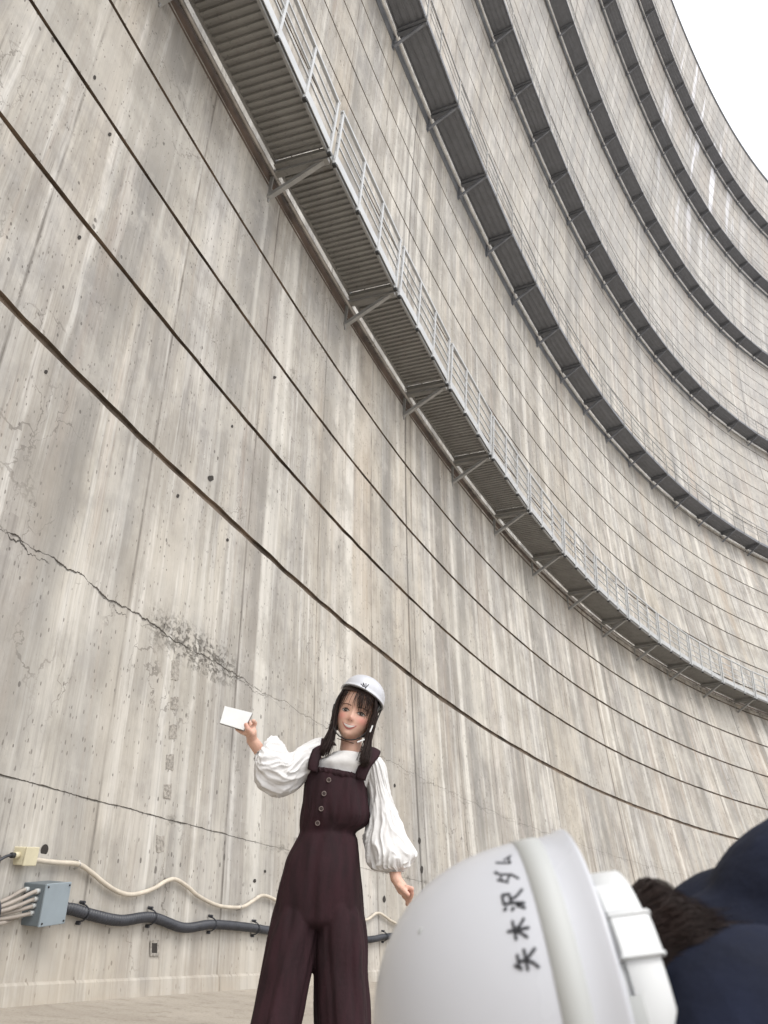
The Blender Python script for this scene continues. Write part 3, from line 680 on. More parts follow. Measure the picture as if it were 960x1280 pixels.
SHL, SHR = at(393, 950, Y0+.01), at(466, 962, Y0+.04)
CH = at(424, 985, Y0+.04); WA = at(409, 1040, Y0+.03); PE = at(404, 1085, Y0+.03)
ex = Vector((K, 0, 0)); ey = Vector((0, K, 0))
loft([(NB-Vector((0, 0, .01)), ex*.05, ey*.05), (SHL.lerp(SHR, .5), ex*.115, ey*.065), (CH, ex*.105, ey*.085), (WA, ex*.09, ey*.07), (PE, ex*.125, ey*.09), (PE-Vector((0, 0, .1)), ex*.12, ey*.085)], 20, 24, mb=body)
ELL, WRL = at(351, 975, Y0-.06), at(315, 925, Y0-.16)
ELR, WRR = at(487, 1036, Y0+.06), at(495, 1098, Y0-.04)
body.caps(SHL, ELL, .034, .028); body.caps(ELL, WRL, .029*K, .0205*K); body.caps(SHR, ELR, .038, .034); body.caps(ELR, WRR, .030*K, .0205*K)
for (a, b, c) in ((at(385, 1120, Y0+.03), at(348, 1260, Y0), Vector((0, 0, 0))), (at(425, 1120, Y0+.03), at(426, 1260, Y0), Vector((0, 0, 0)))):
    ft = b+(b-a)*.75; ft.z = .09; ft.y = Y0
    body.caps(a, b, .075, .05); body.caps(b, ft, .048, .032); body.caps(ft-Vector((0, 0, .04)), ft+Vector((0, -.14, -.06)), .032, .024)
def finger(pts, r0, r1): 
    pts = [Vector(p) for p in pts]; n = len(pts)
    for i in range(n-1):
        ra = K*(r0+(r1-r0)*i/(n-1)); rb = K*(r0+(r1-r0)*(i+1)/(n-1)); body.caps(pts[i], pts[i+1], ra, rb, 10)
# raised hand: palm edge-on behind the notebook, thumb in front
BY = Y0-.21
pm = at(313.5, 915, Y0-.19); body.caps(WRL, pm, .020, .024); body.sph(pm, (.022, .017, .028))
finger([at(315, 917, BY), at(309.5, 911, BY-.022), at(307.5, 906, BY-.026)], .0105, .0085)
finger([at(316, 911, BY+.02), at(319, 904, BY+.015), at(316.5, 901, BY-.010)], .009, .0075)
finger([at(314, 909, BY+.03), at(310, 900, BY+.030), at(305, 898, BY+.022)], .009, .0075)
finger([at(311, 913, BY+.03), at(304, 905, BY+.032), at(298, 903, BY+.024)], .009, .0075)
finger([at(310, 918, BY+.02), at(303, 915.5, BY+.022), at(296, 911.5, BY+.018)], .009, .007)
# lowered hand, fingers curled loosely and swung out
pm = at(503, 1111, Y0-.06); body.caps(WRR, pm, .020, .023); body.sph(pm, (.021, .017, .022))
for i, (x, y, dx, dy, dY) in enumerate(((508, 1109, 7, 2, -.02), (508, 1113, 7, 3.5, -.005), (507, 1117, 6, 4.5, .010), (505, 1120, 5, 5, .024))):
    b0 = at(x, y, Y0-.06+dY); b1 = at(x+dx, y+dy, Y0-.07+dY); b2 = at(x+dx-1, y+dy+5, Y0-.06+dY)
    finger([pm, b0, b1, b2], .0095, .0072)
finger([at(499, 1108, Y0-.07), at(505, 1113, Y0-.095), at(510, 1118, Y0-.10)], .0105, .0078)
bo = remesh('body', body, .0032, M_SKIN, wroot, 3)
me = bo.data; vals = []
Hi = HM.inverted()
for v in me.vertices:
    l = Hi @ v.co; s_ = 0.
    if l.y < 0 and abs(l.z) < .12: s_ = exp(-((abs(l.x)-.042)/.020)**2-((l.z+.034)/.016)**2)+.45*exp(-(l.x/.012)**2-((l.z+.040)/.010)**2)
    d = min((v.co-at(307.5, 906, BY-.026)).length, (v.co-at(514, 1116, Y0-.09)).length); s_ += .5*exp(-(d/.02)**2)
    vals.append(min(1, s_))
at_ = me.attributes.new('blush', 'FLOAT', 'POINT'); at_.data.foreach_set('value', vals)
bvh = BVHTree.FromObject(bo, bpy.context.evaluated_depsgraph_get()); 
BI = MW(bo).inverted()
def onface(x, z, eps=.0008):
    o = HM @ Vector((x, -.3, z)); d = (HMr @ Vector((0, 1, 0))).normalized(); hit = bvh.ray_cast(BI @ o, (BI.to_3x3() @ d))
    p = (MW(bo) @ hit[0]) if hit[0] else HM @ Vector((x, -.08, z)); return p-d*eps
def patch(name, upf, lof, mat, n=14, eps=.0008, bulge=0., parent=None):
    vs = []; fs = []
    for i in range(n+1):
        s_ = i/n; xu, zu = upf(s_); xl, zl = lof(s_)
        for j in range(5):
            r_ = j/4; vs.append(onface(xu+(xl-xu)*r_, zu+(zl-zu)*r_, eps+bulge*sin(pi*r_)*sin(pi*s_)))
    fs = [(i*5+j, i*5+j+1, (i+1)*5+j+1, (i+1)*5+j) for i in range(n) for j in range(4)]
    return link(name, mesh(name, vs, fs, mat), parent or wroot)
EZ = -.012
for s_ in (-1, 1):
    cx = s_*.0315
    patch('eye', lambda t, c=cx: (c-.0150+.030*t, EZ+.0005+.0060*sin(pi*t)), lambda t, c=cx: (c-.0150+.030*t, EZ+.0005-.0040*sin(pi*t)), M_EYEW)
    patch('iris', lambda t, c=cx: (c-.0082+.0164*t, EZ+.0012+.0054*sin(pi*t)), lambda t, c=cx: (c-.0082+.0164*t, EZ+.0008-.0046*sin(pi*t)), M_IRIS, eps=.0016)
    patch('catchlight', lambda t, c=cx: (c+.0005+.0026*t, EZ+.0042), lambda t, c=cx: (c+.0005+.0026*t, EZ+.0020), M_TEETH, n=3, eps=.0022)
    patch('eyelash', lambda t, c=cx: (c-.0175+.035*t, EZ+.0012+.0092*sin(pi*t)), lambda t, c=cx: (c-.0160+.032*t, EZ+.0002+.0056*sin(pi*t)), M_LASH, eps=.0020)
    patch('lower_lid', lambda t, c=cx: (c-.0140+.028*t, EZ+.0001-.0040*sin(pi*t)), lambda t, c=cx: (c-.0140+.028*t, EZ-.0008-.0052*sin(pi*t)), M_BROW, eps=.0010)
    patch('eyebrow', lambda t, c=cx: (c-.019+.038*t, EZ+.0225+.0035*sin(pi*t)), lambda t, c=cx: (c-.018+.036*t, EZ+.0190+.0030*sin(pi*t)), M_BROW, eps=.0007)
MZ = -.057
patch('mouth', lambda t: (-.0300+.060*t, MZ+.0010-.0050*sin(pi*t)), lambda t: (-.0300+.060*t, MZ+.0010-.0240*sin(pi*t)**.85), M_LIP, n=22, eps=.0014, bulge=.0010)
patch('teeth', lambda t: (-.0245+.049*t, MZ-.0018-.0048*sin(pi*t)), lambda t: (-.0245+.049*t, MZ-.0018-.0140*sin(pi*t)**.9), M_TEETH, n=22, eps=.0036)
for s_ in (-1, 1): patch('nostril', lambda t, s=s_: (s*.0062-.0028+.0056*t, -.0465+.0010*sin(pi*t)), lambda t, s=s_: (s*.0062-.0028+.0056*t, -.0465-.0010*sin(pi*t)), M_BROW, n=6, eps=.001)

# hair: cap, see-through fringe, side locks
hair = MB(); cv, cfs = head_grid(1.0, .010)
keep = [(v.z > .062 or v.y > -.012) and v.z > -.085 for v in cv]
hair.add([HM @ (v*1.0) for v in cv], [f for f in cfs if all(keep[i] for i in f)])
rnd = random.Random(3)
def strand(P, r, jit=.0): 
    P = [Vector(p) for p in P]; P = [p+Vector((rnd.gauss(0, jit), rnd.gauss(0, jit), rnd.gauss(0, jit)))*(i/len(P)) for i, p in enumerate(P)]
    hair.tube(smooth_path([HM @ p for p in P], 9), [r*(1-.75*(k/8)**2) for k in range(9)], 4)
def fronty(x, z): 
    w_ = interp(TW, z); q_ = max(0, 1-(x/max(w_, .001))**2)**.5; return -interp(TF, z)*q_
for i in range(150):
    x = rnd.uniform(-.070, .072); gap = abs(x+.024) < .018
    if gap and rnd.random() < .80: continue
    zt, zb_ = .098, rnd.uniform(-.010, .016)-(.034 if abs(x) > .050 else 0)-(.010 if x > .015 else 0)
    x2 = x*1.04+rnd.gauss(0, .005)+(-.004 if x < 0 else .005)
    strand([(x*.8, fronty(x*.8, .09)-.004, zt), (x*.95, fronty(x*.95, .06)-.010, .065), (x2, fronty(x2, .03)-.009, .030), (x2*1.03, fronty(x2, zb_)-.006, zb_)], rnd.uniform(.0009, .0017), .003)
for sd_, P_, n_ in ((-1, ((-.066, .06), (-.074, .01), (-.071, -.04), (-.063, -.085), (-.060, -.140), (-.064, -.200)), 240), (1, ((.068, .06), (.078, .01), (.078, -.04), (.080, -.09), (.088, -.145), (.094, -.195)), 300)):
    for i in range(n_):
        y = rnd.gauss(0, .020); ox = rnd.gauss(0, .0055); lf = rnd.uniform(.80, 1.0); e3 = rnd.gauss(0, .004)
        pp = []
        for k_, (x, z) in enumerate(P_):
            sp_ = (.35, .55, .8, 1.0, 1.35, 1.55-.5*lf)[k_]
            zz = z if k_ < 4 else P_[3][1]+(z-P_[3][1])*lf
            pp.append((x+ox*sp_+e3*max(0, k_-3), y*(.9 if k_ < 3 else .7)-(.018, .016, .024, .038, .055, .066)[k_], zz))
        hair.tube(smooth_path([HM @ Vector(p) for p in pp], 11), [.0017*(1-.7*(k/10)**3) for k in range(11)], 4)
for i in range(26):    # sweeping strands out to the right strap
    u = rnd.random(); strand([(.07, .0, .02), (.072, -.0, -.05), (.082, -.0, -.12), (.100+.01*u, -.01, -.16), (.118+.015*u, -.02, -.178)], .0013, .005)
for i in range(14):
    strand([(-.07, -.02, .03), (-.084-.006*rnd.random(), -.03, -.0), (-.080, -.03, -.045), (-.070, -.04, -.08), (-.084, -.05, -.07-.03*rnd.random())], .0009, .006)
ho = hair.build('hair', M_HAIR, wroot, True)

# dungarees: bib and wide trousers in one cloth surface
def lp(rows): 
    out = []
    for xl, yl, xr, yr, Y, hd in rows:
        a_, b_ = at(xl, yl, Y), at(xr, yr, Y); out.append(((a_+b_)/2, (b_-a_)/2, Vector((0, hd*K, 0))))
    return out
def fold(freq, amp, seed=0.):
    def f(t, th, p): 
        q_ = noise.noise(Vector((cos(th)*2.2+seed, sin(th)*2.2, t*2.2)))
        pl_ = exp(-((p.z-.93)/.055)**2)*.0045*sin(th*30+q_*4) if seed == 0 else 0
        return pl_+amp*(sin(th*freq+q_*5+t*3)*.5+q_*.8+.7*noise.noise(Vector((p.x*22+seed, p.y*22, p.z*9))))
    return f
dg = MB()
loft(lp([(384, 960, 456, 972, Y0+.02, .088), (381, 975, 458, 983, Y0+.02, .098), (378, 1000, 459, 1003, Y0+.015, .100), (375, 1020, 461, 1020, Y0+.015, .097), (374, 1033, 457, 1032, Y0+.02, .088), (374, 1041, 444, 1041, Y0+.02, .076), (370, 1050, 447, 1050, Y0+.02, .084), (358, 1072, 450, 1072, Y0+.02, .100), (353, 1090, 452, 1092, Y0+.02, .108), (346, 1115, 454, 1120, Y0+.02, .108), (342, 1135, 455, 1140, Y0+.02, .104), (338, 1152, 456, 1156, Y0+.02, .094), (345, 1162, 449, 1164, Y0+.02, .06)]), 60, 80, fold(9, .0055), dg)
loft(lp([(362, 1085, 388, 1092, Y0+.02, .05), (346, 1128, 400, 1134, Y0+.02, .088), (337, 1165, 398, 1172, Y0+.01, .100), (328, 1208, 389, 1212, Y0, .102), (312, 1280, 376, 1282, Y0-.02, .108), (296, 1345, 366, 1347, Y0-.03, .115), (290, 1372, 362, 1374, Y0-.03, .118)]), 50, 64, fold(8, .009, 4.), dg)
loft(lp([(410, 1085, 436, 1092, Y0+.02, .05), (396, 1128, 451, 1134, Y0+.02, .088), (392, 1165, 457, 1172, Y0+.02, .102), (392, 1208, 459, 1212, Y0+.02, .105), (394, 1280, 464, 1282, Y0+.02, .112), (395, 1345, 469, 1347, Y0+.02, .12), (396, 1372, 471, 1374, Y0+.02, .122)]), 50, 64, fold(8, .009, 9.), dg)
do = remesh('dungarees', dg, .0042, M_MAROON, wroot, 7)
# gathered frill along the bib top
fr = []; NF = 90; fv = []; ff = []
for i in range(NF+1):
    th = pi+pi*i/NF; s_ = (cos(th)+1)/2; y0_ = 960+12*s_+1.6*sin(i*.9)*.5
    xl_ = 384+72*s_; Yc = Y0+.02-.101*abs(sin(th))**.9
    for j, (dy, dY) in enumerate(((4.5, .002), (1, -.007), (-3.2+1.1*sin(i*1.3), -.004+.006*sin(i*1.1)), (-2.8+1.1*sin(i*1.3), .004+.006*sin(i*1.1)), (2, .006))): fv.append(at(xl_, y0_+dy, Yc+dY))
for i in range(NF):
    for j in range(4): ff.append((i*5+j, i*5+j+1, (i+1)*5+j+1, (i+1)*5+j))
link('bib_frill', mesh('bib_frill', fv, ff, M_MAROON), wroot)
def ribbon(name, pts, wv, th, mat, parent):
    pts = [Vector(p) for p in pts]; wv = [Vector(x) for x in wv]; n = 16; vs = []
    for k in range(n):
        c = crom(pts, k/(n-1)); w_ = crom(wv, k/(n-1)); tt = (crom(pts, min(1, (k+1)/(n-1)))-crom(pts, max(0, (k-1)/(n-1)))).normalized(); nn = w_.cross(tt).normalized()
        for a, b in ((-1, 0), (-.5, .7), (0, 1), (.5, .7), (1, 0), (0, -1)): vs.append(c+w_*a+nn*th*b)
    fs = [(k*6+i, k*6+(i+1) % 6, (k+1)*6+(i+1) % 6, (k+1)*6+i) for k in range(n-1) for i in range(6)]+[tuple(range(6))[::-1], tuple((n-1)*6+i for i in range(6))]
    return link(name, mesh(name, vs, fs, mat), parent)
wv = (at(400, 960, Y0)-at(394, 958, Y0))
ribbon('strap', [at(391, 964, Y0-.072), at(392, 954, Y0-.072), at(396, 941, Y0-.055), at(402, 930, Y0-.02), at(410, 925, Y0+.03), at(414, 930, Y0+.09)], [wv*1.05]*3+[wv*1.1, wv*1.2, wv*1.2], .006, M_MAROON, wroot)
ribbon('strap', [at(450, 974, Y0-.060), at(453, 964, Y0-.062), at(459, 953, Y0-.045), at(466, 943, Y0-.015), at(468, 936, Y0+.03), at(462, 936, Y0+.09)], [wv*1.1, wv*1.15, wv*1.2, wv*1.3, wv*1.3, wv*1.2], .006, M_MAROON, wroot)
dbv = BVHTree.FromObject(do, bpy.context.evaluated_depsgraph_get())
def ondress(px, py, eps=.003):
    d = ray(px, py).normalized(); Mi = MW(do).inverted(); h_ = dbv.ray_cast(Mi @ CAM, Mi.to_3x3() @ d); return (MW(do) @ h_[0])-d*eps if h_[0] else at(px, py, Y0-.09)
for px, py in ((411, 975), (405, 992), (401.5, 1011), (397, 1029)):
    c = ondress(px, py); b = MB(); 
    for a in range(1): b.tube([c+Vector((cos(x)*.0082, -.001, sin(x)*.0082)) for x in [2*pi*i/18 for i in range(19)]], .0017, 6)
    bt = b.build('button', M_STUD, wroot, True); MB().sph(c+Vector((0, .001, 0)), (.008, .003, .008)).build('button_centre', M_LASH, bt, True)

# blouse: yoke and two gathered puff sleeves
bl = MB()
loft([(at(437, 942, Y0+.015), ex*.062, ey*.058), (at(436, 948, Y0+.015), ex*.082, ey*.066), (at(431, 956, Y0+.015), ex*.122, ey*.074), (at(428, 968, Y0+.03), ex*.122, ey*.078), (at(424, 985, Y0+.04), ex*.108, ey*.078), (at(418, 1015, Y0+.03), ex*.09, ey*.07)], 26, 48, fold(7, .003, 2.), bl)
bl_o = remesh('blouse', bl, .004, M_BLOUSE, wroot, 3)
def ridged(p): return 1-abs(noise.noise(p))*2
def puff(seed, amp, fr0, gather):
    def f(t, th, p):
        c_ = Vector((cos(th)*1.5+seed, sin(th)*1.5, t*3.4+.5*sin(th*2+seed)))
        w_ = noise.noise(c_*1.4)*.8
        r1 = ridged(c_+Vector((w_, w_, -w_))); r2 = ridged(Vector((cos(th)*2.6, sin(th)*2.6+seed, t*4.0+w_*2)))
        cuff = sstep(.78, 1.0, t)*.004*sin(th*11+w_*6)
        return amp*min(1, gather*t+.25)*((max(r1, 0)**1.5-.45)*1.3+(max(r2, 0)**2-.3)*.55)+amp*.12*noise.noise(p*38)+cuff
    return f
def axis_ring(pa, pb, Y, hd): a_, b_ = at(pa[0], pa[1], Y), at(pb[0], pb[1], Y); return ((a_+b_)/2, (b_-a_)/2, Vector((0, hd*K, 0)))
s1 = MB()
loft([axis_ring((402, 922), (398, 968), Y0+.01, .045), axis_ring((388, 927), (384, 974), Y0, .060), axis_ring((375, 935), (372, 985), Y0-.02, .070), axis_ring((362, 944), (362, 990), Y0-.04, .080), axis_ring((354, 930), (346, 995), Y0-.06, .092), axis_ring((341, 923), (328, 989), Y0-.10, .090), axis_ring((333, 929), (319, 972), Y0-.125, .070), axis_ring((331.5, 935), (319.5, 950), Y0-.14, .036), axis_ring((330, 934.5), (320, 945), Y0-.145, .027)], 130, 150, puff(1.3, .0135, 12., 1.1), s1)
s1.build('sleeve', M_BLOUSE, wroot, True)
s2 = MB()
loft([axis_ring((456, 950), (476, 948), Y0+.03, .045), axis_ring((455, 962), (482, 958), Y0+.035, .058), axis_ring((460, 985), (486, 983), Y0+.045, .060), axis_ring((461, 1008), (492, 1004), Y0+.05, .066), axis_ring((459, 1030), (500, 1026), Y0+.05, .080), axis_ring((455, 1050), (508, 1047), Y0+.04, .094), axis_ring((457, 1072), (518, 1068), Y0+.02, .096), axis_ring((466, 1086), (512, 1082), Y0, .070), axis_ring((483, 1090), (505, 1088), Y0-.02, .034), axis_ring((486, 1091), (503, 1090), Y0-.025, .027)], 130, 150, puff(5.1, .013, 12., 1.0), s2)
s2.build('sleeve', M_BLOUSE, wroot, True)
# shoes, just out of the picture
for x_ in (322, 433):
    p = at(x_, 1374, Y0-.03); b = MB(); loft([(Vector((p.x, Y0+.06, .03)), ex*.03, Vector((0, 0, .03))), (Vector((p.x, Y0, .04)), ex*.042, Vector((0, 0, .045))), (Vector((p.x, Y0-.10, .035)), ex*.045, Vector((0, 0, .034))), (Vector((p.x, Y0-.18, .022)), ex*.03, Vector((0, 0, .02)))], 16, 20, None, b); b.build('shoe', M_BOLT, wroot, True)
# necklace line
b = MB(); b.tube([HM @ Vector((.043*cos(a), .012-.052*sin(a), -.112-.006*sin(a))) for a in [pi*i/14 for i in range(15)]], .0016, 6); b.build('necklace', M_LASH, wroot, True)

# ------------------------------------------------------------------ hard hats
def dome(Mx, rx, ry, hz, n=64, m=26, p=2.2, lip=.006, brim=None):
    vs = []; 
    prof = [(1+lip/rx*.75, -.0015), (1+lip/rx, -.0008), (1+lip/rx*.95, .0012), (1+lip/rx*.45, .006)]
    for q_ in prof: vs.append([(q_[0], q_[1])])
    rows = prof[:]
    for k in range(1, m+1):
        a = k/m*pi/2; rows.append((cos(a)**(2/p), .006+(hz-.006)*sin(a)**(2/p)))
    out = []
    for ri, (s_, z) in enumerate(rows):
        for i in range(n):
            th = 2*pi*i/n; v = Vector((rx*s_*cos(th), ry*s_*sin(th), z))
            if brim and ri < 3: fr_ = max(0, -sin(th))**3; v.y -= brim*fr_; v.z -= brim*.25*fr_
            out.append(v)
    fs = [(j*n+i, j*n+(i+1) % n, (j+1)*n+(i+1) % n, (j+1)*n+i) for j in range(len(rows)-1) for i in range(n)]
    # inner skin
    n0 = len(out); inn = [(.965, -.003), (.95, .03), (.90, hz*.45), (.72, hz*.75), (.4, hz*.90), (.02, hz*.95)]
    for s_, z in inn:
        for i in range(n): th = 2*pi*i/n; out.append(Vector((rx*s_*cos(th), ry*s_*sin(th), z)))
    fs += [(n0+j*n+i, n0+(j+1)*n+i, n0+(j+1)*n+(i+1) % n, n0+j*n+(i+1) % n) for j in range(len(inn)-1) for i in range(n)]
    fs += [(i, n0+i, n0+(i+1) % n, (i+1) % n) for i in range(n)]
    return [Mx @ v for v in out], fs
WH = Matrix.Translation(HC) @ Matrix.Rotation(radians(20), 4, 'Y') @ Matrix.Rotation(radians(-6), 4, 'Z') @ Matrix.Rotation(radians(-4), 4, 'X') @ Matrix.Scale(K, 4) @ Matrix.Translation((-.004, .004, .066))
hr = empty('hard_hat', WH.translation); tag(hr, 'white hard hat with small dark monogram, worn by the smiling woman', 'hard hat')
vs, fs = dome(WH, .088, .108, .083, brim=.014); sh = link('shell', mesh('shell', vs, fs, M_WHITE), hr)
hb = BVHTree.FromPolygons([v for v in vs], fs)
def stroke_on(bv, cam_pts, r, name, mat, parent, flat=.4):
    m = MB()
    for P in cam_pts:
        pts = []
        for k in range(len(P)-1):
            a, b_ = P[k], P[k+1]; n = max(2, int(sqrt((a[0]-b_[0])**2+(a[1]-b_[1])**2)/2)+1)
            for i in range(n+(1 if k == len(P)-2 else 0)):
                q_ = i/n; d = ray(a[0]+(b_[0]-a[0])*q_, a[1]+(b_[1]-a[1])*q_).normalized(); h_ = bv.ray_cast(CAM, d)
                if h_[0]: pts.append(h_[0]-d*.0003)
        if len(pts) > 1: m.tube(pts, [r]*(len(pts)), 6)
    return m.build(name, mat, parent, True)
def mono(x, y): return (453.6+(x)*1.0, 857.5+y)
stroke_on(hb, [[(453.0, 862.4), (454.4, 853.6)], [(454.4, 853.6), (457.4, 862.6)], [(457.2, 862.6), (457.6, 853.8)], [(451.0, 854.8), (455.0, 858.6)], [(461.0, 855.4), (457.4, 859.4)]], .0017, 'monogram', M_INK, hr)
band_ = MB(); band_.tube([WH @ Vector((.078*cos(a), .010+.090*sin(a), -.012)) for a in [2*pi*i/40 for i in range(41)]], .007, 8); band_.build('headband', M_BOLT, hr, True)
st_ = MB()
for s_ in (-1, 1):
    st_.tube(smooth_path([WH @ Vector((s_*.080, -.02, .0)), HM @ Vector((s_*.083, -.03, .03)), HM @ Vector((s_*.080, -.045, -.02)), HM @ Vector((s_*.064, -.058, -.075)), HM @ Vector((s_*.036, -.064, -.105)), HM @ Vector((0.0, -.066, -.116))], 24), .0028, 8)
    st_.tube(smooth_path([WH @ Vector((s_*.082, .04, .0)), HM @ Vector((s_*.084, .02, -.01)), HM @ Vector((s_*.078, -.035, -.06))], 14), .0028, 8)
st_.build('chin_strap', M_BOLT, hr, True)
for px, py, dx, dy in ((451, 926, 4.4, -1.6), (464, 911, 1.6, -4.0)):
    MB().bar(at(px-dx, py-dy, Y0-.095), at(px+dx, py+dy, Y0-.092), .007, .005).build('strap_buckle', M_WHITE2, hr)
# notebook in the raised hand
nb = empty('notebook', at(296, 897, BY)); tag(nb, 'white notebook held up in her raised hand against the wall', 'notebook')
c4 = [at(281, 882.5, BY+.01), at(315.5, 891, BY+.012), at(304.5, 912.5, BY-.006), at(275, 903.5, BY-.008)]
nn = (c4[1]-c4[0]).cross(c4[3]-c4[0]).normalized(); nn = nn if nn.y > 0 else -nn
m = MB(); m.add(c4+[v+nn*.006 for v in c4], [(0, 1, 2, 3), (7, 6, 5, 4), (0, 4, 5, 1), (1, 5, 6, 2), (2, 6, 7, 3), (3, 7, 4, 0)]); m.build('pages', M_PAPER, nb)
cc = sum(c4, Vector())/4; c5 = [cc+(v-cc)*1.02+nn*.0065 for v in c4]
m = MB(); m.add(c5+[v+nn*.0025 for v in c5], [(0, 1, 2, 3), (7, 6, 5, 4), (0, 4, 5, 1), (1, 5, 6, 2), (2, 6, 7, 3), (3, 7, 4, 0)]); m.build('cover', M_COVER, nb)

# ------------------------------------------------------------------ the photographer's head and shoulder, close to the lens
def cdir(x, y, z): return (CR*x+CU*y+FW*z)
OC = cf(748, 1307, .56)
U_ = cdir(-.968, -.12, -.01).normalized()                       # crown direction
E1 = cdir(0, 1, 0); E1 = (E1-U_*E1.dot(U_)).normalized()        # picture-up side of the rim
E2 = U_.cross(E1).normalized()
if E2.dot(FW) > 0: E2 = -E2                                     # towards the lens
PH = Matrix(((E1.x, E2.x, U_.x, OC.x), (E1.y, E2.y, U_.y, OC.y), (E1.z, E2.z, U_.z, OC.z), (0, 0, 0, 1)))
p2 = empty('hard_hat', OC); tag(p2, 'large white hard hat close to the camera with handwritten characters and grey tape stripe', 'hard hat')
RX, RY, HZ = .136, .118, .153
vs, fs = dome(PH, RX, RY, HZ, 96, 40, p=2.45, lip=.004); link('shell', mesh('shell', vs, fs, M_WHITE), p2)
pb = BVHTree.FromPolygons(vs, fs)
def dome_r(z): 
    s_ = min(1, max(0, (z-.006)/(HZ-.006)))**(2.45/2); return sqrt(max(0, 1-s_*s_))**(2/2.45)
# tape stripe round the shell
tv = []; tf = []; nT = 120
for i in range(nT+1):
    th = 2*pi*i/nT
    for j, (z, o) in enumerate(((.019, -.0008), (.0192, .0007), (.028, .0007), (.0368, .0007), (.037, -.0008))):
        k_ = dome_r(z); tv.append(PH @ Vector(((RX*k_+o)*cos(th), (RY*k_+o)*sin(th), z)))
for i in range(nT):
    for j in range(4): tf.append((i*5+j, (i+1)*5+j, (i+1)*5+j+1, i*5+j+1))
link('tape_stripe', mesh('tape_stripe', tv, tf, M_TAPE), p2)
# handwriting, read up the picture
GL = {
 '矢': [[(.38, 0), (.15, .3)], [(.25, .2), (.8, .2)], [(.05, .52), (.97, .52)], [(.5, .2), (.48, .55), (.34, .8), (.08, 1)], [(.52, .55), (.92, 1)]],
 '木': [[(.05, .32), (.95, .32)], [(.5, 0), (.5, 1)], [(.48, .34), (.3, .62), (.05, .85)], [(.52, .34), (.7, .62), (.97, .85)]],
 '沢': [[(.08, .05), (.22, .18)], [(.0, .38), (.16, .48)], [(.0, .98), (.24, .62)], [(.4, .1), (.9, .1), (.88, .42), (.4, .42)], [(.4, .1), (.4, .5), (.26, 1)], [(.58, .42), (.7, .7), (1, 1)]],
 'ダ': [[(.42, 0), (.08, .5)], [(.36, .2), (.78, .2), (.58, .72), (.2, 1)], [(.28, .45), (.66, .68)], [(.82, .0), (.88, .16)], [(.96, -.08), (1.02, .08)]],
 'ム': [[(.5, .02), (.12, .85), (.85, .78)], [(.6, .5), (.95, .98)]]}
G_ = [('矢', 657, 1200, 30, 30), ('木', 648, 1162, 27, 28), ('沢', 641, 1126, 24, 29), ('ダ', 634.5, 1096, 17, 27), ('ム', 630, 1076.5, 11, 21)]
exx = Vector((-.20, -.98)); eyy = Vector((.98, -.20))
for ch, cx, cy, sw, shh in G_:
    P = [[(cx+exx.x*(a-.5)*sw+eyy.x*(b-.5)*shh, cy+exx.y*(a-.5)*sw+eyy.y*(b-.5)*shh) for a, b in s_] for s_ in GL[ch]]
    stroke_on(pb, P, .00095 if sw > 18 else .00075, 'written_character', M_INK, p2)
# scuff
stroke_on(pb, [[(523, 1166), (526, 1160)], [(524, 1168), (528, 1160)]], .0005, 'scuff_mark', M_TAPE, p2)
# headband below the rim: cradle, nape strap, buckle
def ringband(name, rx, ry, z0, z1, th0, th1, thick, mat, n=60, wob=0.):
    vs = []; 
    for i in range(n+1):
        th = th0+(th1-th0)*i/n
        for (k_, z) in ((0, z0), (thick*.8, z0+.0003), (thick, z0+.0012), (thick, z1-.0012), (thick*.8, z1-.0003), (0, z1)):
            vs.append(PH @ Vector(((rx+k_)*cos(th), (ry+k_)*sin(th), z+wob*sin(th*2))))
    fs = [(i*6+j, (i+1)*6+j, (i+1)*6+(j+1) % 6, i*6+(j+1) % 6) for i in range(n) for j in range(6)]
    return link(name, mesh(name, vs, fs, mat), p2)
ringband('headband', .103, .088, -.016, .012, 0, 2*pi, .0025, M_WHITE2)
ringband('nape_strap', .106, .091, -.034, -.011, -.25, 2.6, .0028, M_WHITE2)
ringband('cradle_plate', .1085, .0935, -.016, .006, .80, 1.5, .002, M_TAPE)
def onband(th, r, z): return PH @ Vector(((.106+r)*cos(th), (.091+r)*sin(th), z))
def blk(name, th0, th1, z0, z1, r0, r1, mat, parent=None):
    vs = []; N = 8
    for i in range(N+1):
        th = th0+(th1-th0)*i/N
        for r_, z in ((r0, z0), (r1-.002, z0), (r1, z0+.002), (r1, z1-.002), (r1-.002, z1), (r0, z1)): vs.append(onband(th, r_, z))
    fs = [(i*6+j, (i+1)*6+j, (i+1)*6+(j+1) % 6, i*6+(j+1) % 6) for i in range(N) for j in range(6)]+[tuple(range(6))[::-1], tuple(N*6+j for j in range(6))]
    return link(name, mesh(name, vs, fs, mat, False), parent or p2)
bk = blk('buckle', .34, .60, -.036, -.009, .002, .0055, M_WHITE2)
blk('buckle_rim', .330, .350, -.037, -.008, .002, .0068, M_WHITE2, bk); blk('buckle_rim', .592, .612, -.037, -.008, .002, .0068, M_WHITE2, bk)
blk('strap_slider', .03, .30, -.030, -.008, .001, .0042, M_WHITE2)
for th in (1.12, 1.3): MB().sph(onband(th, .005, -.026), .0036).build('stud', M_WHITE2, p2, True)
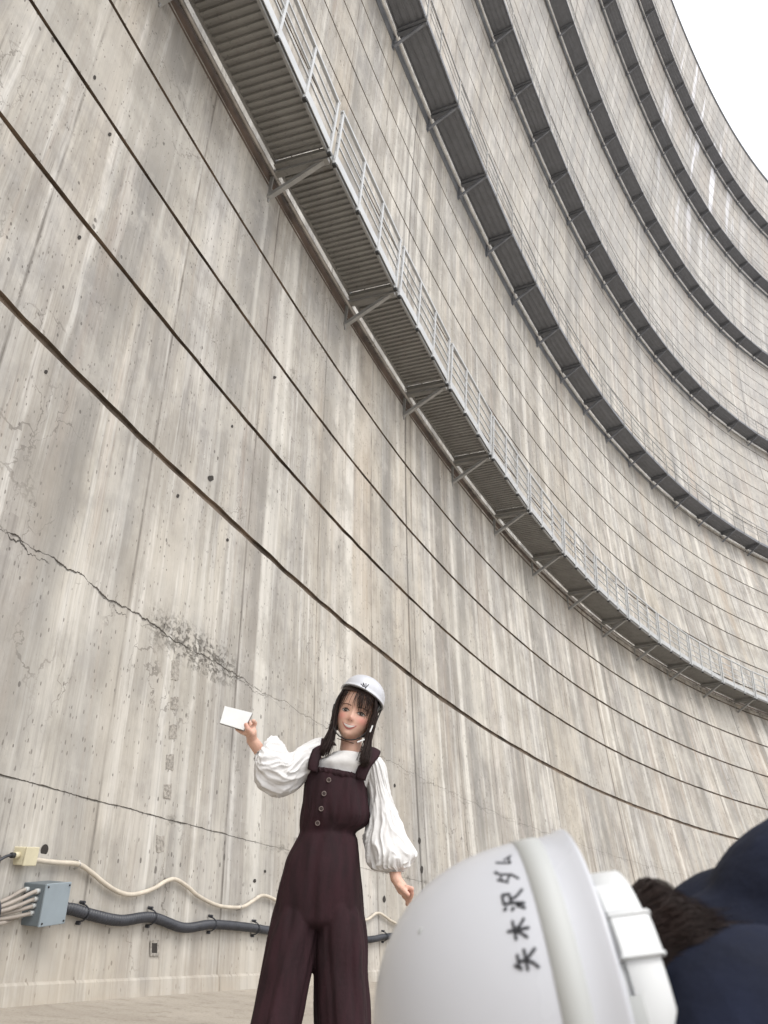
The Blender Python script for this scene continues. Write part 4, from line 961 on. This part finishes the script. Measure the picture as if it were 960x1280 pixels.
# the person: hidden head and neck, body, hair, jacket
pr = empty('person', Vector((.55, .35, 0))); tag(pr, 'person in navy jacket leaning in at bottom right, only dark hair and shoulder showing', 'person')
bm_ = MB()
BKd = (E1*.55+E2*.0).normalized()
HP = PH @ Matrix(((0, 1, 0, 0), (-1, 0, 0, 0), (0, 0, 1, -.012), (0, 0, 0, 1)))   # face turned away from the picture-up side
hv2, hf2 = head_grid(.93)
bm_.add([PH @ (Matrix.Rotation(radians(-90), 4, 'Z') @ (v+Vector((0, .0, -.045)))) for v in hv2], hf2)
nk0 = PH @ Vector((0, 0, -.10)); nk1 = cf(985, 1345, .68)
bm_.tube([nk0, nk0.lerp(nk1, .5), nk1], [.045, .045, .055], 20)
hip = Vector((.75, .15, .18))
bm_.caps(nk1, hip, .11, .14, 16)
sh1 = cf(1010, 1200, .66); sh2 = cf(1050, 1500, .55)
bm_.caps(nk1, sh1, .06, .06); bm_.caps(hip, Vector((.45, .10, .16)), .08, .06); bm_.caps(hip, Vector((.95, .05, .12)), .08, .06)
bm_.caps(sh1, cf(1300, 1150, .5), .05, .04)
remesh('body', bm_, .008, M_SKIN, pr, 4)
jk = MB()
def blob(px, py, z, rad, sq=(1, 1, 1)): jk.sph(cf(px, py, z), (rad*sq[0], rad*sq[1], rad*sq[2]), nu=24, nv=16)
blob(930, 1235, .66, .082); blob(1064, 1204, .62, .108); blob(905, 1290, .72, .10); blob(985, 1300, .60, .105); blob(940, 1350, .50, .080); blob(960, 1440, .55, .12); blob(1000, 1330, .68, .14)
jk.caps(cf(1066, 1225, .62), cf(1260, 1120, .52), .100, .075, 20)
jk.caps(cf(985, 1330, .70), hip, .15, .17, 20); jk.caps(cf(905, 1290, .74), cf(985, 1345, .72), .085, .10, 20)
for v in jk.v:
    q_ = v*16; 
    d_ = (noise.noise(q_)*.008+(1-abs(noise.noise(v*26)))*.004+noise.noise(v*60)*.0015); v += Vector((d_, d_*.4, d_))
remesh('jacket', jk, .005, M_NAVY, pr, 3)
ph_ = MB(); rnd = random.Random(11)
def hp(r, th, z): return PH @ Vector(((.100+r)*cos(th), (.085+r)*sin(th), z))
for zz0, zz1, rr0, rr1 in ((-.012, -.05, -.012, -.012), (-.05, -.072, -.012, -.022)):
    vs = [PH @ Vector(((.100+r_)*cos(th), (.085+r_)*sin(th), z)) for z, r_ in ((zz0, rr0), (zz1, rr1)) for th in [-1.+1.75*i/47 for i in range(48)]]
    ph_.add(vs, [(i, i+1, 49+i, 48+i) for i in range(47)])
for i in range(5200):
    th = rnd.uniform(-1.0, .78); r0 = rnd.uniform(-.028, -.008)
    ln = rnd.uniform(.5, 1.0); z1 = -.045-(.030+.034*sstep(-.2, .6, th))*ln; fl = .002+.008*rnd.random(); cl = rnd.gauss(0, 1); g1_ = noise.noise(Vector((th*6, 0, 0)))*.10
    pts = [hp(r0-.004, th, -.012), hp(r0, th+g1_, -.040), hp(r0+fl, th+g1_*1.5+.05*cl, (z1-.045)/2), hp(r0+fl*1.1-.012*ln, th+g1_*2+.13*cl, z1)]
    ph_.tube(smooth_path(pts, 7), [.0006*(1-.75*(k/6)**2) for k in range(7)], 3)
ph_.build('hair', M_HAIR, pr, True)
